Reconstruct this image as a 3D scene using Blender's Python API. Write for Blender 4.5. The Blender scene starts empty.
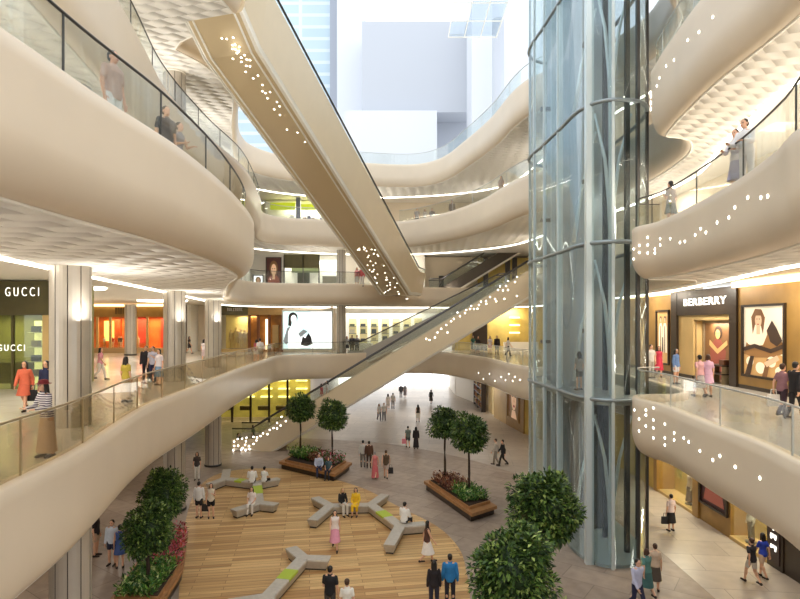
import bpy, bmesh, math, random
from mathutils import Vector, Matrix
from mathutils.geometry import tessellate_polygon
random.seed(7)
PI = math.pi
SC = bpy.context.scene
COL = SC.collection
CH, F, CX, HY = 9.4, 560.0, 400.0, 323.0          # camera height, focal length in pixels, principal point, horizon

def onz(px, py, z):                                # the point of the plane at height z that the photo shows at a pixel
    Y = (CH - z) * F / (py - HY)
    return ((px - CX) / F * Y, Y)
def aty(px, py, Y):
    return ((px - CX) / F * Y, Y, CH - (py - HY) / F * Y)
def ray_plane(px, py, P0, N):
    d = Vector(((px - CX) / F, 1.0, -(py - HY) / F)); o = Vector((0, 0, CH))
    return o + d * ((Vector(P0) - o).dot(N) / d.dot(N))

# ------------------------------------------------------------------ materials
def lin(c):
    c = c / 255.0
    return c / 12.92 if c <= 0.04045 else ((c + 0.055) / 1.055) ** 2.4
def rgb(r, g, b): return (lin(r), lin(g), lin(b), 1.0)
MATS = {}
def principled(name):
    m = bpy.data.materials.new(name); m.use_nodes = True
    return m, m.node_tree.nodes, m.node_tree.links, m.node_tree.nodes['Principled BSDF']
def mat(name, col, rough=0.5, metal=0.0, spec=0.5, noise=0.0, nscale=6.0, bump=0.0, bscale=40.0, emit=0.0, ecol=None, sheen=0):
    if name in MATS: return MATS[name]
    m, N, L, P = principled(name)
    c = rgb(*col)
    P.inputs['Base Color'].default_value = c
    P.inputs['Roughness'].default_value = rough
    P.inputs['Metallic'].default_value = metal
    P.inputs['Specular IOR Level'].default_value = spec
    if emit:
        P.inputs['Emission Color'].default_value = rgb(*(ecol or col)); P.inputs['Emission Strength'].default_value = emit
    tc = N.new('ShaderNodeTexCoord')
    if noise:
        t = N.new('ShaderNodeTexNoise'); t.inputs['Scale'].default_value = nscale; t.inputs['Detail'].default_value = 4
        L.new(tc.outputs['Object'], t.inputs['Vector'])
        r = N.new('ShaderNodeValToRGB')
        r.color_ramp.elements[0].position = 0.3; r.color_ramp.elements[1].position = 0.7
        r.color_ramp.elements[0].color = tuple(x * (1 - noise) for x in c[:3]) + (1,)
        r.color_ramp.elements[1].color = tuple(min(1, x * (1 + noise)) for x in c[:3]) + (1,)
        L.new(t.outputs['Fac'], r.inputs['Fac']); L.new(r.outputs['Color'], P.inputs['Base Color'])
    if bump:
        t = N.new('ShaderNodeTexNoise'); t.inputs['Scale'].default_value = bscale
        L.new(tc.outputs['Object'], t.inputs['Vector'])
        b = N.new('ShaderNodeBump'); b.inputs['Strength'].default_value = bump; b.inputs['Distance'].default_value = 0.02
        L.new(t.outputs['Fac'], b.inputs['Height']); L.new(b.outputs['Normal'], P.inputs['Normal'])
    MATS[name] = m
    return m
def glass(name, tint, gloss=0.1, rough=0.02, gcol=(255, 255, 255)):
    if name in MATS: return MATS[name]
    m = bpy.data.materials.new(name); m.use_nodes = True
    N, L = m.node_tree.nodes, m.node_tree.links; N.clear()
    o = N.new('ShaderNodeOutputMaterial'); mx = N.new('ShaderNodeMixShader')
    t = N.new('ShaderNodeBsdfTransparent'); g = N.new('ShaderNodeBsdfGlossy')
    t.inputs['Color'].default_value = rgb(*tint); g.inputs['Roughness'].default_value = rough; g.inputs['Color'].default_value = rgb(*gcol)
    lw = N.new('ShaderNodeLayerWeight'); lw.inputs['Blend'].default_value = 0.25
    mr = N.new('ShaderNodeMapRange'); mr.inputs['To Min'].default_value = gloss; mr.inputs['To Max'].default_value = min(1, gloss + 0.22)
    L.new(lw.outputs['Fresnel'], mr.inputs['Value']); L.new(mr.outputs['Result'], mx.inputs['Fac'])
    L.new(t.outputs[0], mx.inputs[1]); L.new(g.outputs[0], mx.inputs[2]); L.new(mx.outputs[0], o.inputs['Surface'])
    MATS[name] = m
    return m
def brick_mat(name, c1, c2, cm, w, h, rot, rough=0.4, mortar=0.01, spec=0.5, noise=0.12, nscale=3.0, offset=0.5, grain=0.0, bump=0.0):
    m, N, L, P = principled(name)
    tc = N.new('ShaderNodeTexCoord'); mp = N.new('ShaderNodeMapping'); mp.inputs['Rotation'].default_value = (0, 0, rot)
    L.new(tc.outputs['Object'], mp.inputs['Vector'])
    b = N.new('ShaderNodeTexBrick'); b.inputs['Scale'].default_value = 1.0
    b.inputs['Color1'].default_value = rgb(*c1); b.inputs['Color2'].default_value = rgb(*c2); b.inputs['Mortar'].default_value = rgb(*cm)
    b.inputs['Brick Width'].default_value = w; b.inputs['Row Height'].default_value = h
    b.inputs['Mortar Size'].default_value = mortar; b.inputs['Bias'].default_value = 0.0; b.offset = offset
    L.new(mp.outputs['Vector'], b.inputs['Vector'])
    t = N.new('ShaderNodeTexNoise'); t.inputs['Scale'].default_value = nscale; t.inputs['Detail'].default_value = 5
    if grain:
        mp2 = N.new('ShaderNodeMapping'); mp2.inputs['Scale'].default_value = (0.25, grain, 1)
        L.new(mp.outputs['Vector'], mp2.inputs['Vector']); L.new(mp2.outputs['Vector'], t.inputs['Vector'])
    else:
        L.new(mp.outputs['Vector'], t.inputs['Vector'])
    mr = N.new('ShaderNodeMapRange'); mr.inputs['From Min'].default_value = 0.3; mr.inputs['From Max'].default_value = 0.7
    mr.inputs['To Min'].default_value = 1 - noise; mr.inputs['To Max'].default_value = 1 + noise
    L.new(t.outputs['Fac'], mr.inputs['Value'])
    mx = N.new('ShaderNodeVectorMath'); mx.operation = 'SCALE'
    L.new(b.outputs['Color'], mx.inputs[0]); L.new(mr.outputs['Result'], mx.inputs['Scale'])
    L.new(mx.outputs['Vector'], P.inputs['Base Color'])
    P.inputs['Roughness'].default_value = rough; P.inputs['Specular IOR Level'].default_value = spec
    if bump:
        bp = N.new('ShaderNodeBump'); bp.inputs['Strength'].default_value = bump; bp.inputs['Distance'].default_value = 0.01; bp.invert = True
        L.new(b.outputs['Fac'], bp.inputs['Height']); L.new(bp.outputs['Normal'], P.inputs['Normal'])
    MATS[name] = m
    return m
def scale_mat(name, col, sx, sy, rot, dist=.22):              # overlapping wavy scales of the soffit, carved as relief
    m, N, L, P = principled(name)
    P.inputs['Base Color'].default_value = rgb(*col); P.inputs['Roughness'].default_value = 0.45
    tc = N.new('ShaderNodeTexCoord'); mp = N.new('ShaderNodeMapping')
    mp.inputs['Rotation'].default_value = (0, 0, rot); mp.inputs['Scale'].default_value = (1 / sx, 1 / sy, 1)
    L.new(tc.outputs['Object'], mp.inputs['Vector'])
    sep = N.new('ShaderNodeSeparateXYZ'); L.new(mp.outputs['Vector'], sep.inputs[0])
    def M(op, a, b=None, c=None):
        n = N.new('ShaderNodeMath'); n.operation = op
        for i, x in enumerate((a, b, c)):
            if x is None: continue
            if isinstance(x, (int, float)): n.inputs[i].default_value = x
            else: L.new(x, n.inputs[i])
        return n.outputs[0]
    row = M('FLOOR', sep.outputs['Y'])
    half = M('MULTIPLY', M('MODULO', M('ABSOLUTE', row), 2.0), 0.5)
    fx = M('FRACT', M('ADD', sep.outputs['X'], half))
    fy = M('FRACT', sep.outputs['Y'])
    dx = M('SUBTRACT', fx, 0.5)
    para = M('MULTIPLY', M('MULTIPLY', dx, dx), -2.6)
    h = M('ADD', fy, para)
    b = N.new('ShaderNodeBump'); b.inputs['Strength'].default_value = 1.0; b.inputs['Distance'].default_value = dist
    L.new(h, b.inputs['Height']); L.new(b.outputs['Normal'], P.inputs['Normal'])
    MATS[name] = m
    return m

fascia = mat('fascia_plaster', (228, 212, 189), 0.38, noise=0.03, nscale=0.6)
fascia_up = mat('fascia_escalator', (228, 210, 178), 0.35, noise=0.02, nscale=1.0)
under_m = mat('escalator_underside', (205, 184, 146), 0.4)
line_m = mat('bright_trim', (250, 246, 235), 0.3)
white_p = mat('white_plaster', (240, 236, 228), 0.6)
ceil_m = mat('ceiling_white', (236, 230, 220), 0.7)
cream_w = mat('cream_wall', (226, 212, 190), 0.6, noise=0.03, nscale=1)
soff = scale_mat('scaled_soffit', (246, 240, 230), 1.1, 0.55, 0.0, .36)
soff_top = scale_mat('scaled_soffit_top', (248, 243, 232), 1.0, 0.5, 0.5, .4)
soff_far = scale_mat('scaled_soffit_fine', (246, 240, 228), 0.8, 0.42, 0.5)
cove_m = mat('cove_glow', (255, 248, 232), 0.5, emit=5.0)
cove_warm = mat('cove_glow_warm', (255, 226, 170), 0.5, emit=2.2)
pin_m = mat('pin_light_glow', (255, 250, 236), 0.5, emit=4.5)
col_m = mat('column_cladding', (196, 188, 176), 0.32, 0.25, noise=0.03, nscale=2)
joint_m = mat('dark_joint', (92, 84, 76), 0.6)
rail_glass = glass('railing_glass', (245, 247, 245), 0.03)
rail_glass_b = glass('railing_glass_bronze', (232, 226, 212), 0.04)
shaft_glass = glass('shaft_glass', (242, 247, 248), 0.03, 0.03)
shop_glass = glass('shop_glass', (244, 246, 240), 0.02)
steel = mat('brushed_steel', (200, 202, 200), 0.3, 0.8)
dsteel = mat('dark_steel', (84, 82, 80), 0.35, 0.7)
bronze = mat('bronze_rail', (178, 160, 128), 0.35, 0.6)
black_r = mat('black_rubber', (32, 32, 34), 0.5)
tile_up = brick_mat('cream_floor_tile', (216, 210, 199), (207, 200, 188), (176, 168, 155), 1.2, 1.2, 0.25, 0.18, 0.008, 0.6, 0.04, 2.0, 0.0)
pave = brick_mat('brown_stone_paving', (168, 150, 134), (150, 133, 118), (118, 104, 92), 2.4, 1.2, 0.62, 0.42, 0.012, 0.4, 0.14, 2.2)
pave_l = brick_mat('light_stone_paving', (186, 174, 160), (172, 160, 147), (132, 121, 110), 3.0, 1.5, 0.12, 0.35, 0.012, 0.45, 0.08, 2.0)
deck_m = brick_mat('timber_deck', (220, 184, 128), (176, 133, 84), (140, 102, 62), 3.0, 0.24, -0.16, 0.45, 0.010, 0.35, 0.22, 1.6, 0.37, 9.0)
stone_b = mat('bench_stone', (188, 180, 168), 0.5, noise=0.08, nscale=8, bump=0.05)
lime = mat('lime_inlay', (176, 196, 60), 0.5)
wood_p = mat('planter_timber', (168, 122, 78), 0.5, noise=0.18, nscale=5)
soil_m = mat('soil', (62, 46, 34), 0.9, noise=0.3, nscale=20)
bark = mat('bark', (58, 44, 34), 0.85, noise=0.25, nscale=20, bump=0.3)
gold_w = mat('gold_wall', (166, 130, 72), 0.38, 0.15, noise=0.10, nscale=1.6)
gold_l = mat('gold_panel_pale', (204, 174, 116), 0.4, 0.1, noise=0.06, nscale=1.2)
dbrown = mat('dark_brown_panel', (52, 40, 30), 0.35)
olive = mat('olive_sign_panel', (92, 84, 46), 0.4, noise=0.1, nscale=2)
sign_w = mat('sign_white', (252, 248, 238), 0.4, emit=1.2)
yellow_lit = mat('yellow_shop_wall', (212, 186, 104), 0.6, noise=0.12, nscale=1.2)
orange_w = mat('orange_shop_wall', (226, 116, 48), 0.6, noise=0.25, nscale=1.2)
red_w = mat('red_shop_wall', (206, 64, 44), 0.6, noise=0.2, nscale=1.5)
pale_lilac = mat('pale_lilac_facade', (192, 196, 204), 0.7)  # pale facade tones have the fading by haze painted in
pale_white = mat('pale_white_facade', (222, 225, 231), 0.7)
pale_grey = mat('pale_grey_facade', (166, 171, 182), 0.7)
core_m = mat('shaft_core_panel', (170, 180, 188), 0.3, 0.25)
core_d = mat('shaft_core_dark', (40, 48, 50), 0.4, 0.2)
ring_m = mat('shaft_ring', (150, 160, 164), 0.3, 0.5)
mull_m = mat('shaft_mullion', (212, 224, 226), 0.3, 0.3)

# ------------------------------------------------------------------ mesh builder
def world_off(o):
    v = Vector((0, 0, 0))
    while o is not None: v += o.location; o = o.parent
    return v
class MB:
    def __init__(s): s.v = []; s.f = []; s.m = []; s.s = []
    def add(s, vs, fs, mi=0, smooth=False):
        b = len(s.v); s.v += [tuple(x) for x in vs]
        for f in fs: s.f.append([b + i for i in f]); s.m.append(mi); s.s.append(smooth)
        return s
    def box(s, x0, y0, z0, x1, y1, z1, mi=0):
        v = [(x0, y0, z0), (x1, y0, z0), (x1, y1, z0), (x0, y1, z0), (x0, y0, z1), (x1, y0, z1), (x1, y1, z1), (x0, y1, z1)]
        return s.add(v, [(0, 3, 2, 1), (4, 5, 6, 7), (0, 1, 5, 4), (1, 2, 6, 5), (2, 3, 7, 6), (3, 0, 4, 7)], mi)
    def obox(s, p0, p1, w, z0, z1, mi=0):           # a box along the plan segment p0-p1, w wide
        d = Vector((p1[0] - p0[0], p1[1] - p0[1])).normalized(); n = Vector((-d.y, d.x)) * (w / 2)
        q = [(p0[0] + n.x, p0[1] + n.y), (p0[0] - n.x, p0[1] - n.y), (p1[0] - n.x, p1[1] - n.y), (p1[0] + n.x, p1[1] + n.y)]
        return s.prism(q, z0, z1, mi)
    def prism(s, poly, z0, z1, mi=0, smooth=False, caps=True):
        n = len(poly)
        a = sum(poly[i][0] * poly[(i + 1) % n][1] - poly[(i + 1) % n][0] * poly[i][1] for i in range(n))
        if a < 0: poly = poly[::-1]
        b = len(s.v)
        s.v += [(p[0], p[1], z0) for p in poly] + [(p[0], p[1], z1) for p in poly]
        for i in range(n):
            j = (i + 1) % n
            s.f.append([b + i, b + j, b + n + j, b + n + i]); s.m.append(mi); s.s.append(smooth)
        if caps:
            for t in tessellate_polygon([[Vector((p[0], p[1], 0)) for p in poly]]):
                t = list(t)
                A, B, C = (Vector(poly[i]) for i in t)
                if (B - A).cross(C - A) < 0: t.reverse()
                s.f.append([b + n + i for i in t]); s.m.append(mi); s.s.append(False)
                s.f.append([b + i for i in reversed(t)]); s.m.append(mi); s.s.append(False)
        return s
    def sheet(s, poly, z, up=True, mi=0):
        b = len(s.v); s.v += [(p[0], p[1], z) for p in poly]
        for t in tessellate_polygon([[Vector((p[0], p[1], 0)) for p in poly]]):
            t = list(t); A, B, C = (Vector(poly[i]) for i in t)
            if ((B - A).cross(C - A) < 0) == up: t.reverse()
            s.f.append([b + i for i in t]); s.m.append(mi); s.s.append(False)
        return s
    def cyl(s, p0, p1, r0, r1=None, seg=12, mi=0, smooth=True):
        return s.tube([p0, p1], r0, seg, mi, r1 if r1 is not None else r0)
    def tube(s, pts, r, seg=6, mi=0, r1=None, closed=False):
        pts = [Vector(p) for p in pts]; n = len(pts); b = len(s.v)
        up = Vector((0, 0, 1))
        for i, p in enumerate(pts):
            if closed: t = pts[(i + 1) % n] - pts[i - 1]
            else: t = pts[min(i + 1, n - 1)] - pts[max(i - 1, 0)]
            t.normalize()
            a = t.cross(up)
            if a.length < 1e-3: a = t.cross(Vector((1, 0, 0)))
            a.normalize(); c = a.cross(t)
            rr = r if r1 is None else r + (r1 - r) * i / max(1, n - 1)
            for k in range(seg):
                ang = 2 * PI * k / seg
                s.v.append(tuple(p + a * (math.cos(ang) * rr) + c * (math.sin(ang) * rr)))
        m = n if closed else n - 1
        for i in range(m):
            for k in range(seg):
                j = (i + 1) % n; l = (k + 1) % seg
                s.f.append([b + i * seg + k, b + j * seg + k, b + j * seg + l, b + i * seg + l]); s.m.append(mi); s.s.append(True)
        if not closed:
            s.f.append([b + k for k in range(seg)][::1]); s.m.append(mi); s.s.append(False)
            s.f.append([b + (n - 1) * seg + k for k in range(seg)][::-1]); s.m.append(mi); s.s.append(False)
        return s
    def ball(s, c, r, seg=10, rings=7, mi=0, rot=None):
        if not hasattr(r, '__len__'): r = (r, r, r)
        b = len(s.v)
        R = rot or Matrix.Identity(3)
        def put(x, y, z): s.v.append(tuple(Vector(c) + R @ Vector((x * r[0], y * r[1], z * r[2]))))
        put(0, 0, 1)
        for i in range(1, rings):
            th = PI * i / rings
            for k in range(seg):
                ph = 2 * PI * k / seg; put(math.sin(th) * math.cos(ph), math.sin(th) * math.sin(ph), math.cos(th))
        put(0, 0, -1)
        def F_(f): s.f.append(f); s.m.append(mi); s.s.append(True)
        for k in range(seg):
            l = (k + 1) % seg
            F_([b, b + 1 + k, b + 1 + l])
            for i in range(rings - 2):
                F_([b + 1 + i * seg + k, b + 1 + (i + 1) * seg + k, b + 1 + (i + 1) * seg + l, b + 1 + i * seg + l])
            F_([b + 1 + (rings - 2) * seg + l, b + 1 + (rings - 2) * seg + k, b + 1 + (rings - 1) * seg])
        return s
    def loft(s, rings, seg=14, mi=0):               # rings of (centre, rx, ry, 3x3) closed at both ends
        b = len(s.v)
        for c, rx, ry, R in rings:
            for k in range(seg):
                a = 2 * PI * k / seg
                s.v.append(tuple(Vector(c) + R @ Vector((rx * math.cos(a), ry * math.sin(a), 0))))
        n = len(rings)
        for i in range(n - 1):
            for k in range(seg):
                l = (k + 1) % seg
                s.f.append([b + i * seg + k, b + i * seg + l, b + (i + 1) * seg + l, b + (i + 1) * seg + k]); s.m.append(mi); s.s.append(True)
        s.f.append([b + k for k in range(seg)][::-1]); s.m.append(mi); s.s.append(True)
        s.f.append([b + (n - 1) * seg + k for k in range(seg)]); s.m.append(mi); s.s.append(True)
        return s
    def mesh(s, name, mats):
        me = bpy.data.meshes.new(name); me.from_pydata(s.v, [], s.f)
        for m in (mats if isinstance(mats, (list, tuple)) else [mats]): me.materials.append(m)
        me.polygons.foreach_set('material_index', s.m); me.polygons.foreach_set('use_smooth', s.s); me.update()
        return me
    def build(s, name, mats, parent=None, local=False, origin=None, **tags):
        if not local:
            off = world_off(parent) if parent is not None else Vector(origin or (0, 0, 0))
            s.v = [(x - off.x, y - off.y, z - off.z) for x, y, z in s.v]
        o = link(name, s.mesh(name, mats), parent)
        if parent is None and origin is not None: o.location = origin
        return tag(o, **tags)
def link(name, data, parent=None):
    o = bpy.data.objects.new(name, data); COL.objects.link(o)
    if parent is not None: o.parent = parent
    return o
def tag(o, label=None, cat=None, group=None, kind=None):
    if label: o['label'] = label
    if cat: o['category'] = cat
    if group: o['group'] = group
    if kind: o['kind'] = kind
    return o
def empty(name, loc, label, cat, group=None, kind=None):
    o = link(name, None); o.location = loc; o.empty_display_size = 0.2
    return tag(o, label, cat, group, kind)

# ------------------------------------------------------------------ paths
def catmull(pts, step=0.35, closed=False):
    P = [Vector(p) for p in pts]; n = len(P); out = []
    for i in range(n if closed else n - 1):
        if closed: p0, p1, p2, p3 = P[i - 1], P[i], P[(i + 1) % n], P[(i + 2) % n]
        else: p0, p1, p2, p3 = P[max(i - 1, 0)], P[i], P[i + 1], P[min(i + 2, n - 1)]
        k = max(2, int((p2 - p1).length / step))
        # centripetal-like: scale tangents to the local chord so short noses do not loop
        c = (p2 - p1).length
        d0 = (p2 - p0); d1 = (p3 - p1)
        t0 = d0.normalized() * c if d0.length > 0 else Vector(p2 - p1); t1 = d1.normalized() * c if d1.length > 0 else Vector(p2 - p1)
        for j in range(k):
            t = j / k; t2 = t * t; t3 = t2 * t
            out.append(p1 * (2 * t3 - 3 * t2 + 1) + t0 * (t3 - 2 * t2 + t) + p2 * (-2 * t3 + 3 * t2) + t1 * (t3 - t2))
    if not closed: out.append(P[-1])
    return out
def normals(path, closed=False):
    n = len(path); out = []
    for i in range(n):
        if closed: t = path[(i + 1) % n] - path[i - 1]
        else: t = path[min(i + 1, n - 1)] - path[max(i - 1, 0)]
        t = t.normalized(); out.append(Vector((t.y, -t.x)))
    return out
def offs(path, d, closed=False):
    return [p + q * d for p, q in zip(path, normals(path, closed))]

# ------------------------------------------------------------------ the levels: opening edges, right side first, round the far end to the left side
NOSE = [(8.85, 20.9), (10.4, 21.1), (11.2, 23.0)]
L1 = [(6.6, 1.5), (7.0, 6)] + [onz(800, 464, 6.75), onz(760, 444, 6.75), onz(700, 421, 6.75), onz(660, 405, 6.75), (8.25, 19.7)] + NOSE + \
     [(11.3, 29), (9.6, 33), onz(523, 366, 6.75), (6.6, 42), (5.2, 48), (3.2, 52), (0.5, 52.5), (-2.5, 50.5), (-6, 47.6), (-9.0, 46.6), (-9.9, 45.0),
      (-9.75, 41), (-9.45, 34), onz(200, 385, 6.75), onz(150, 405, 6.75), onz(80, 450, 6.75), (-6.25, 8.6), (-5.3, 4.5), (-4.6, 1.5)]
L2 = [(6.6, 1.5), (7.0, 6)] + [onz(800, 126, 12.8), onz(775, 150, 12.8), onz(735, 180, 12.8), onz(690, 206, 12.8), onz(655, 222, 12.8), (8.3, 19.9)] + NOSE + \
     [(11.4, 29), (10.6, 34), (9.6, 39.5), (9.5, 44), (9.1, 50), (7.5, 53.2), (3, 53.6), (0.5, 52.6), (-2.0, 50.0), (-4.5, 48.2), (-8, 47.8), (-11.4, 47.0), (-12.4, 44.5), (-11.8, 40), (-10.0, 33.5), (-8.0, 27.6),
      (-6.3, 22.6), (-5.0, 19.2), onz(236, 195, 12.8), onz(185, 150, 12.8), onz(100, 94, 12.8), onz(0, 24, 12.8), (-4.9, 3.5), (-5.0, 1.5)]
L3 = [(7.3, 2), (7.8, 8)] + [(8.35, 12.8), onz(699, 0, 18.5), onz(670, 40, 18.5), (8.9, 19.4)] + [(9.3, 20.7), (10.4, 21.2), (11.2, 23.2)] + \
     [(11.3, 28), (9.8, 32), onz(523, 176, 18.5), onz(480, 200, 18.5), onz(440, 214, 18.5), onz(402, 221, 18.5), (-3, 50), (-7.5, 49), (-10.3, 48.0), (-11.2, 46), (-10.2, 41),
      onz(245, 168, 18.5), onz(210, 137, 18.5), onz(168, 91, 18.5), onz(140, 39, 18.5), onz(119, 0, 18.5), (-7.2, 11), (-6.4, 6), (-6.0, 2)]
L4A = [(8.6, 3), (9.2, 12), (9.8, 19), (10.4, 22.0), (11.3, 23.4), (11.6, 27), (9.6, 31), onz(524, 81, 24.0), onz(490, 118, 24), onz(465, 140, 24), onz(440, 158, 24), onz(415, 164, 24), onz(371, 163, 24),
       (-6.5, 50), (-10.5, 48.5), onz(245, 165, 22.0), onz(238, 130, 22.0), onz(240, 96, 22.0), onz(225, 75, 22.0), onz(206, 60, 22)]
L4B = [onz(183, 48, 22.0), onz(247, 17, 22.0)]
L4C = [onz(238, 6, 22.0), onz(228, -6, 22.0), (-7.0, 17), (-7.6, 10), (-7.4, 3)]
OUT = [(-32, 1.5), (-32, 62), (16.4, 62), (16.4, 1.5)]

SOFF = {1: None,
        2: ([(10.6, 1.5), (10.6, 8), (10.8, 15), (12.3, 22), (13.4, 28), (13.6, 36), (13, 46), (11, 55.5), (0, 56.6), (-12, 54.5), (-15.2, 49), (-13.6, 39), (-11.7, 27), (-10.5, 18.8), (-9.6, 13.2), (-9.0, 7), (-8.8, 1.5)]),
        3: ([(10.6, 2), (10.8, 10), (11.2, 16), (12.1, 20.6), (13.6, 26), (13.2, 33), (11.5, 41), (9, 50), (0, 55.5), (-11, 53), (-14.6, 48), (-13.6, 40), (-12.8, 30), (-12.6, 22), (-11.6, 12), (-10.6, 2)]),
        4: ([(12.6, 3), (13, 12), (13.4, 20), (14.6, 26), (13, 33), (11.2, 42), (9, 52), (0, 56), (-10, 55), (-15, 50), (-15.5, 40), (-15.5, 25), (-15.5, 12), (-15.5, 3)])}

def polyfix(path, lo, hi): return path

def balcony(lev, path, zf, zt, zb, under, undercut, labels, mats, uc2=None):
    uc2 = uc2 or undercut
    n = normals(path); h = zt - zb
    prof = [(0.30, zf), (0.30, zt), (0.05, zt), (0.0, zt - 0.05)]
    for k in range(1, 6): prof.append((0.0, zt - 0.05 - (0.60 * h - 0.05) * k / 5))
    for k in range(1, 9):
        t = k / 8; a = t * PI / 2
        prof.append((undercut * (1 - math.cos(a)) * 0.95, zt - 0.60 * h - 0.40 * h * math.sin(a) ** 1.15 * 1.0))
    prof.append((undercut * 1.0 + 0.05, zb))
    fl = MB()
    inner = [(p + q * 0.30) for p, q in zip(path, n)]
    poly = [tuple(p) for p in inner] + [OUT[0], OUT[1], OUT[2], OUT[3]]
    fl.sheet(poly, zf, True)
    root = fl.build('floor', tile_up, None, origin=(0, 0, 0), label=labels[0], cat='floor', kind='structure')
    fb = MB(); b = 0; np_ = len(prof)
    def lean(p): return 1.0 + (uc2 / undercut - 1.0) * max(0.0, min(1.0, (p.x - 2) / 4.0)) * max(0.0, min(1.0, (21.5 - p.y) / 2.5))
    vs = [(p.x + q.x * (o if k < 4 else o * lean(p)), p.y + q.y * (o if k < 4 else o * lean(p)), z) for p, q in zip(path, n) for k, (o, z) in enumerate(prof)]
    fs = [(i * np_ + k, i * np_ + k + 1, (i + 1) * np_ + k + 1, (i + 1) * np_ + k) for i in range(len(path) - 1) for k in range(np_ - 1)]
    fb.add(vs, fs, 0, True)
    fas = fb.build('fascia', mats[0], root)
    # thin bright trim at the foot of the fascia
    e = [(p.x + q.x * (undercut + 0.02) * lean(p), p.y + q.y * (undercut + 0.02) * lean(p), zb - 0.015) for p, q in zip(path, n)]
    MB().tube(e, 0.035, 6).build('edge_trim', line_m, root)
    bot = [(p + q * (undercut + 0.05) * lean(p)) for p, q in zip(path, n)]
    sp = SOFF[lev]
    if sp:
        cv = catmull(sp, 0.8)
        poly = [tuple(p) for p in bot] + [tuple(p) for p in reversed(cv)]
        MB().sheet(poly, zb, False).build('scaled_soffit', mats[1], root)
        zc = zb + 0.28
        rb = MB()
        rb.add([(p.x, p.y, z) for p in cv for z in (zb, zc)], [(2 * i, 2 * i + 1, 2 * i + 3, 2 * i + 2) for i in range(len(cv) - 1)])
        rb.build('cove_riser', ceil_m, root)
        MB().tube([(p.x, p.y, zb - .03) for p in cv], .055, 6).build('cove_light', cove_m, root)
        poly = [tuple(p) for p in cv] + OUT
        MB().sheet(poly, zc, False).build('ceiling_panel', ceil_m, root)
    else:
        poly = [tuple(p) for p in bot] + OUT
        MB().sheet(poly, zb, False).build('ceiling_panel', ceil_m, root)
    return root, fas

P1, P2, P3 = catmull(L1), catmull(L2), catmull(L3)
P4 = catmull(L4A) + [Vector(L4B[0])] + catmull([L4B[0], L4B[1]])[1:] + catmull([L4B[1]] + L4C)[1:]
lv1, fas1 = balcony(1, P1, 6.5, 6.75, 4.7, 4.7, 0.22, ['cream tiled first gallery floor with curved beige edge around the wooden deck'], (fascia, None), .75)
lv2, fas2 = balcony(2, P2, 12.6, 12.8, 11.0, 11.0, 0.55, ['second gallery floor above the shops with scaled white soffit under it'], (fascia, soff))
lv3, fas3 = balcony(3, P3, 18.3, 18.5, 16.2, 16.2, 0.5, ['third gallery floor with swelling beige edge and scaled soffit'], (fascia, soff_far))
lv4, fas4 = balcony(4, P4, 23.8, 24.0, 22.0, 22.0, 0.4, ['fourth gallery floor at the top of the long dotted escalator'], (fascia, soff_top))

# pin lights set in the fascias
pin_me = MB().ball((0, 0, 0), (0.045, 0.045, 0.016), 8, 4).mesh('pin_light', pin_m)
def pin(p, nrm, parent, s=1.0):
    o = link('pin_light', pin_me, parent)
    o.location = Vector(p) - world_off(parent)
    o.rotation_euler = Vector(nrm).to_track_quat('Z', 'Y').to_euler(); o.scale = (s, s, s)
def fascia_pins(path, pix, parent, ylim, side):
    nn = normals(path)
    for px, py in pix:
        best = None
        for i, p in enumerate(path):
            if not (ylim[0] < p.y < ylim[1]) or p.x * side < 0: continue
            d = abs(CX + F * p.x / p.y - px)
            if best is None or d < best[0]: best = (d, i)
        p, q = path[best[1]], nn[best[1]]
        z = CH - (py - HY) / F * p.y
        pin((p.x - q.x * 0.005, p.y - q.y * 0.005, z), (-q.x, -q.y, 0), parent)
R1 = [(635, 410), (646, 410), (654, 408), (645, 415), (639, 419), (650, 420), (644, 426), (654, 428), (639, 431), (663, 424), (673, 433), (664, 438), (672, 440), (655, 438), (663, 445), (683, 438), (690, 442), (701, 451), (717, 456), (713, 460), (733, 467), (759, 478)]
fascia_pins(P1, R1, fas1, (8, 20.3), 1)
fascia_pins(P1, [(490, 374), (495, 381), (501, 377), (505, 380), (508, 374), (512, 381), (515, 377), (519, 380), (478, 373), (484, 379)], fas1, (33, 48), 1)
R2 = [(190, 350), (160, 382), (140, 396), (205, 380), (225, 396), (235, 355), (250, 380), (290, 355), (212, 412), (185, 412), (165, 410), (145, 436), (226, 412), (318, 370), (335, 366), (375, 340), (403, 315), (418, 330), (480, 290), (520, 270), (548, 230), (600, 190), (650, 190), (668, 185)]
fascia_pins(P2, [(600 + a / 4, 150 + b / 4) for a, b in R2], fas2, (8, 20.5), 1)
fascia_pins(P3, [(640, 95), (644, 102), (648, 92), (652, 97), (638, 104), (656, 86), (642, 110), (649, 108), (660, 78), (668, 66), (690, 40), (698, 32), (714, 17), (675, 60)], fas3, (9, 20.6), 1)

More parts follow.
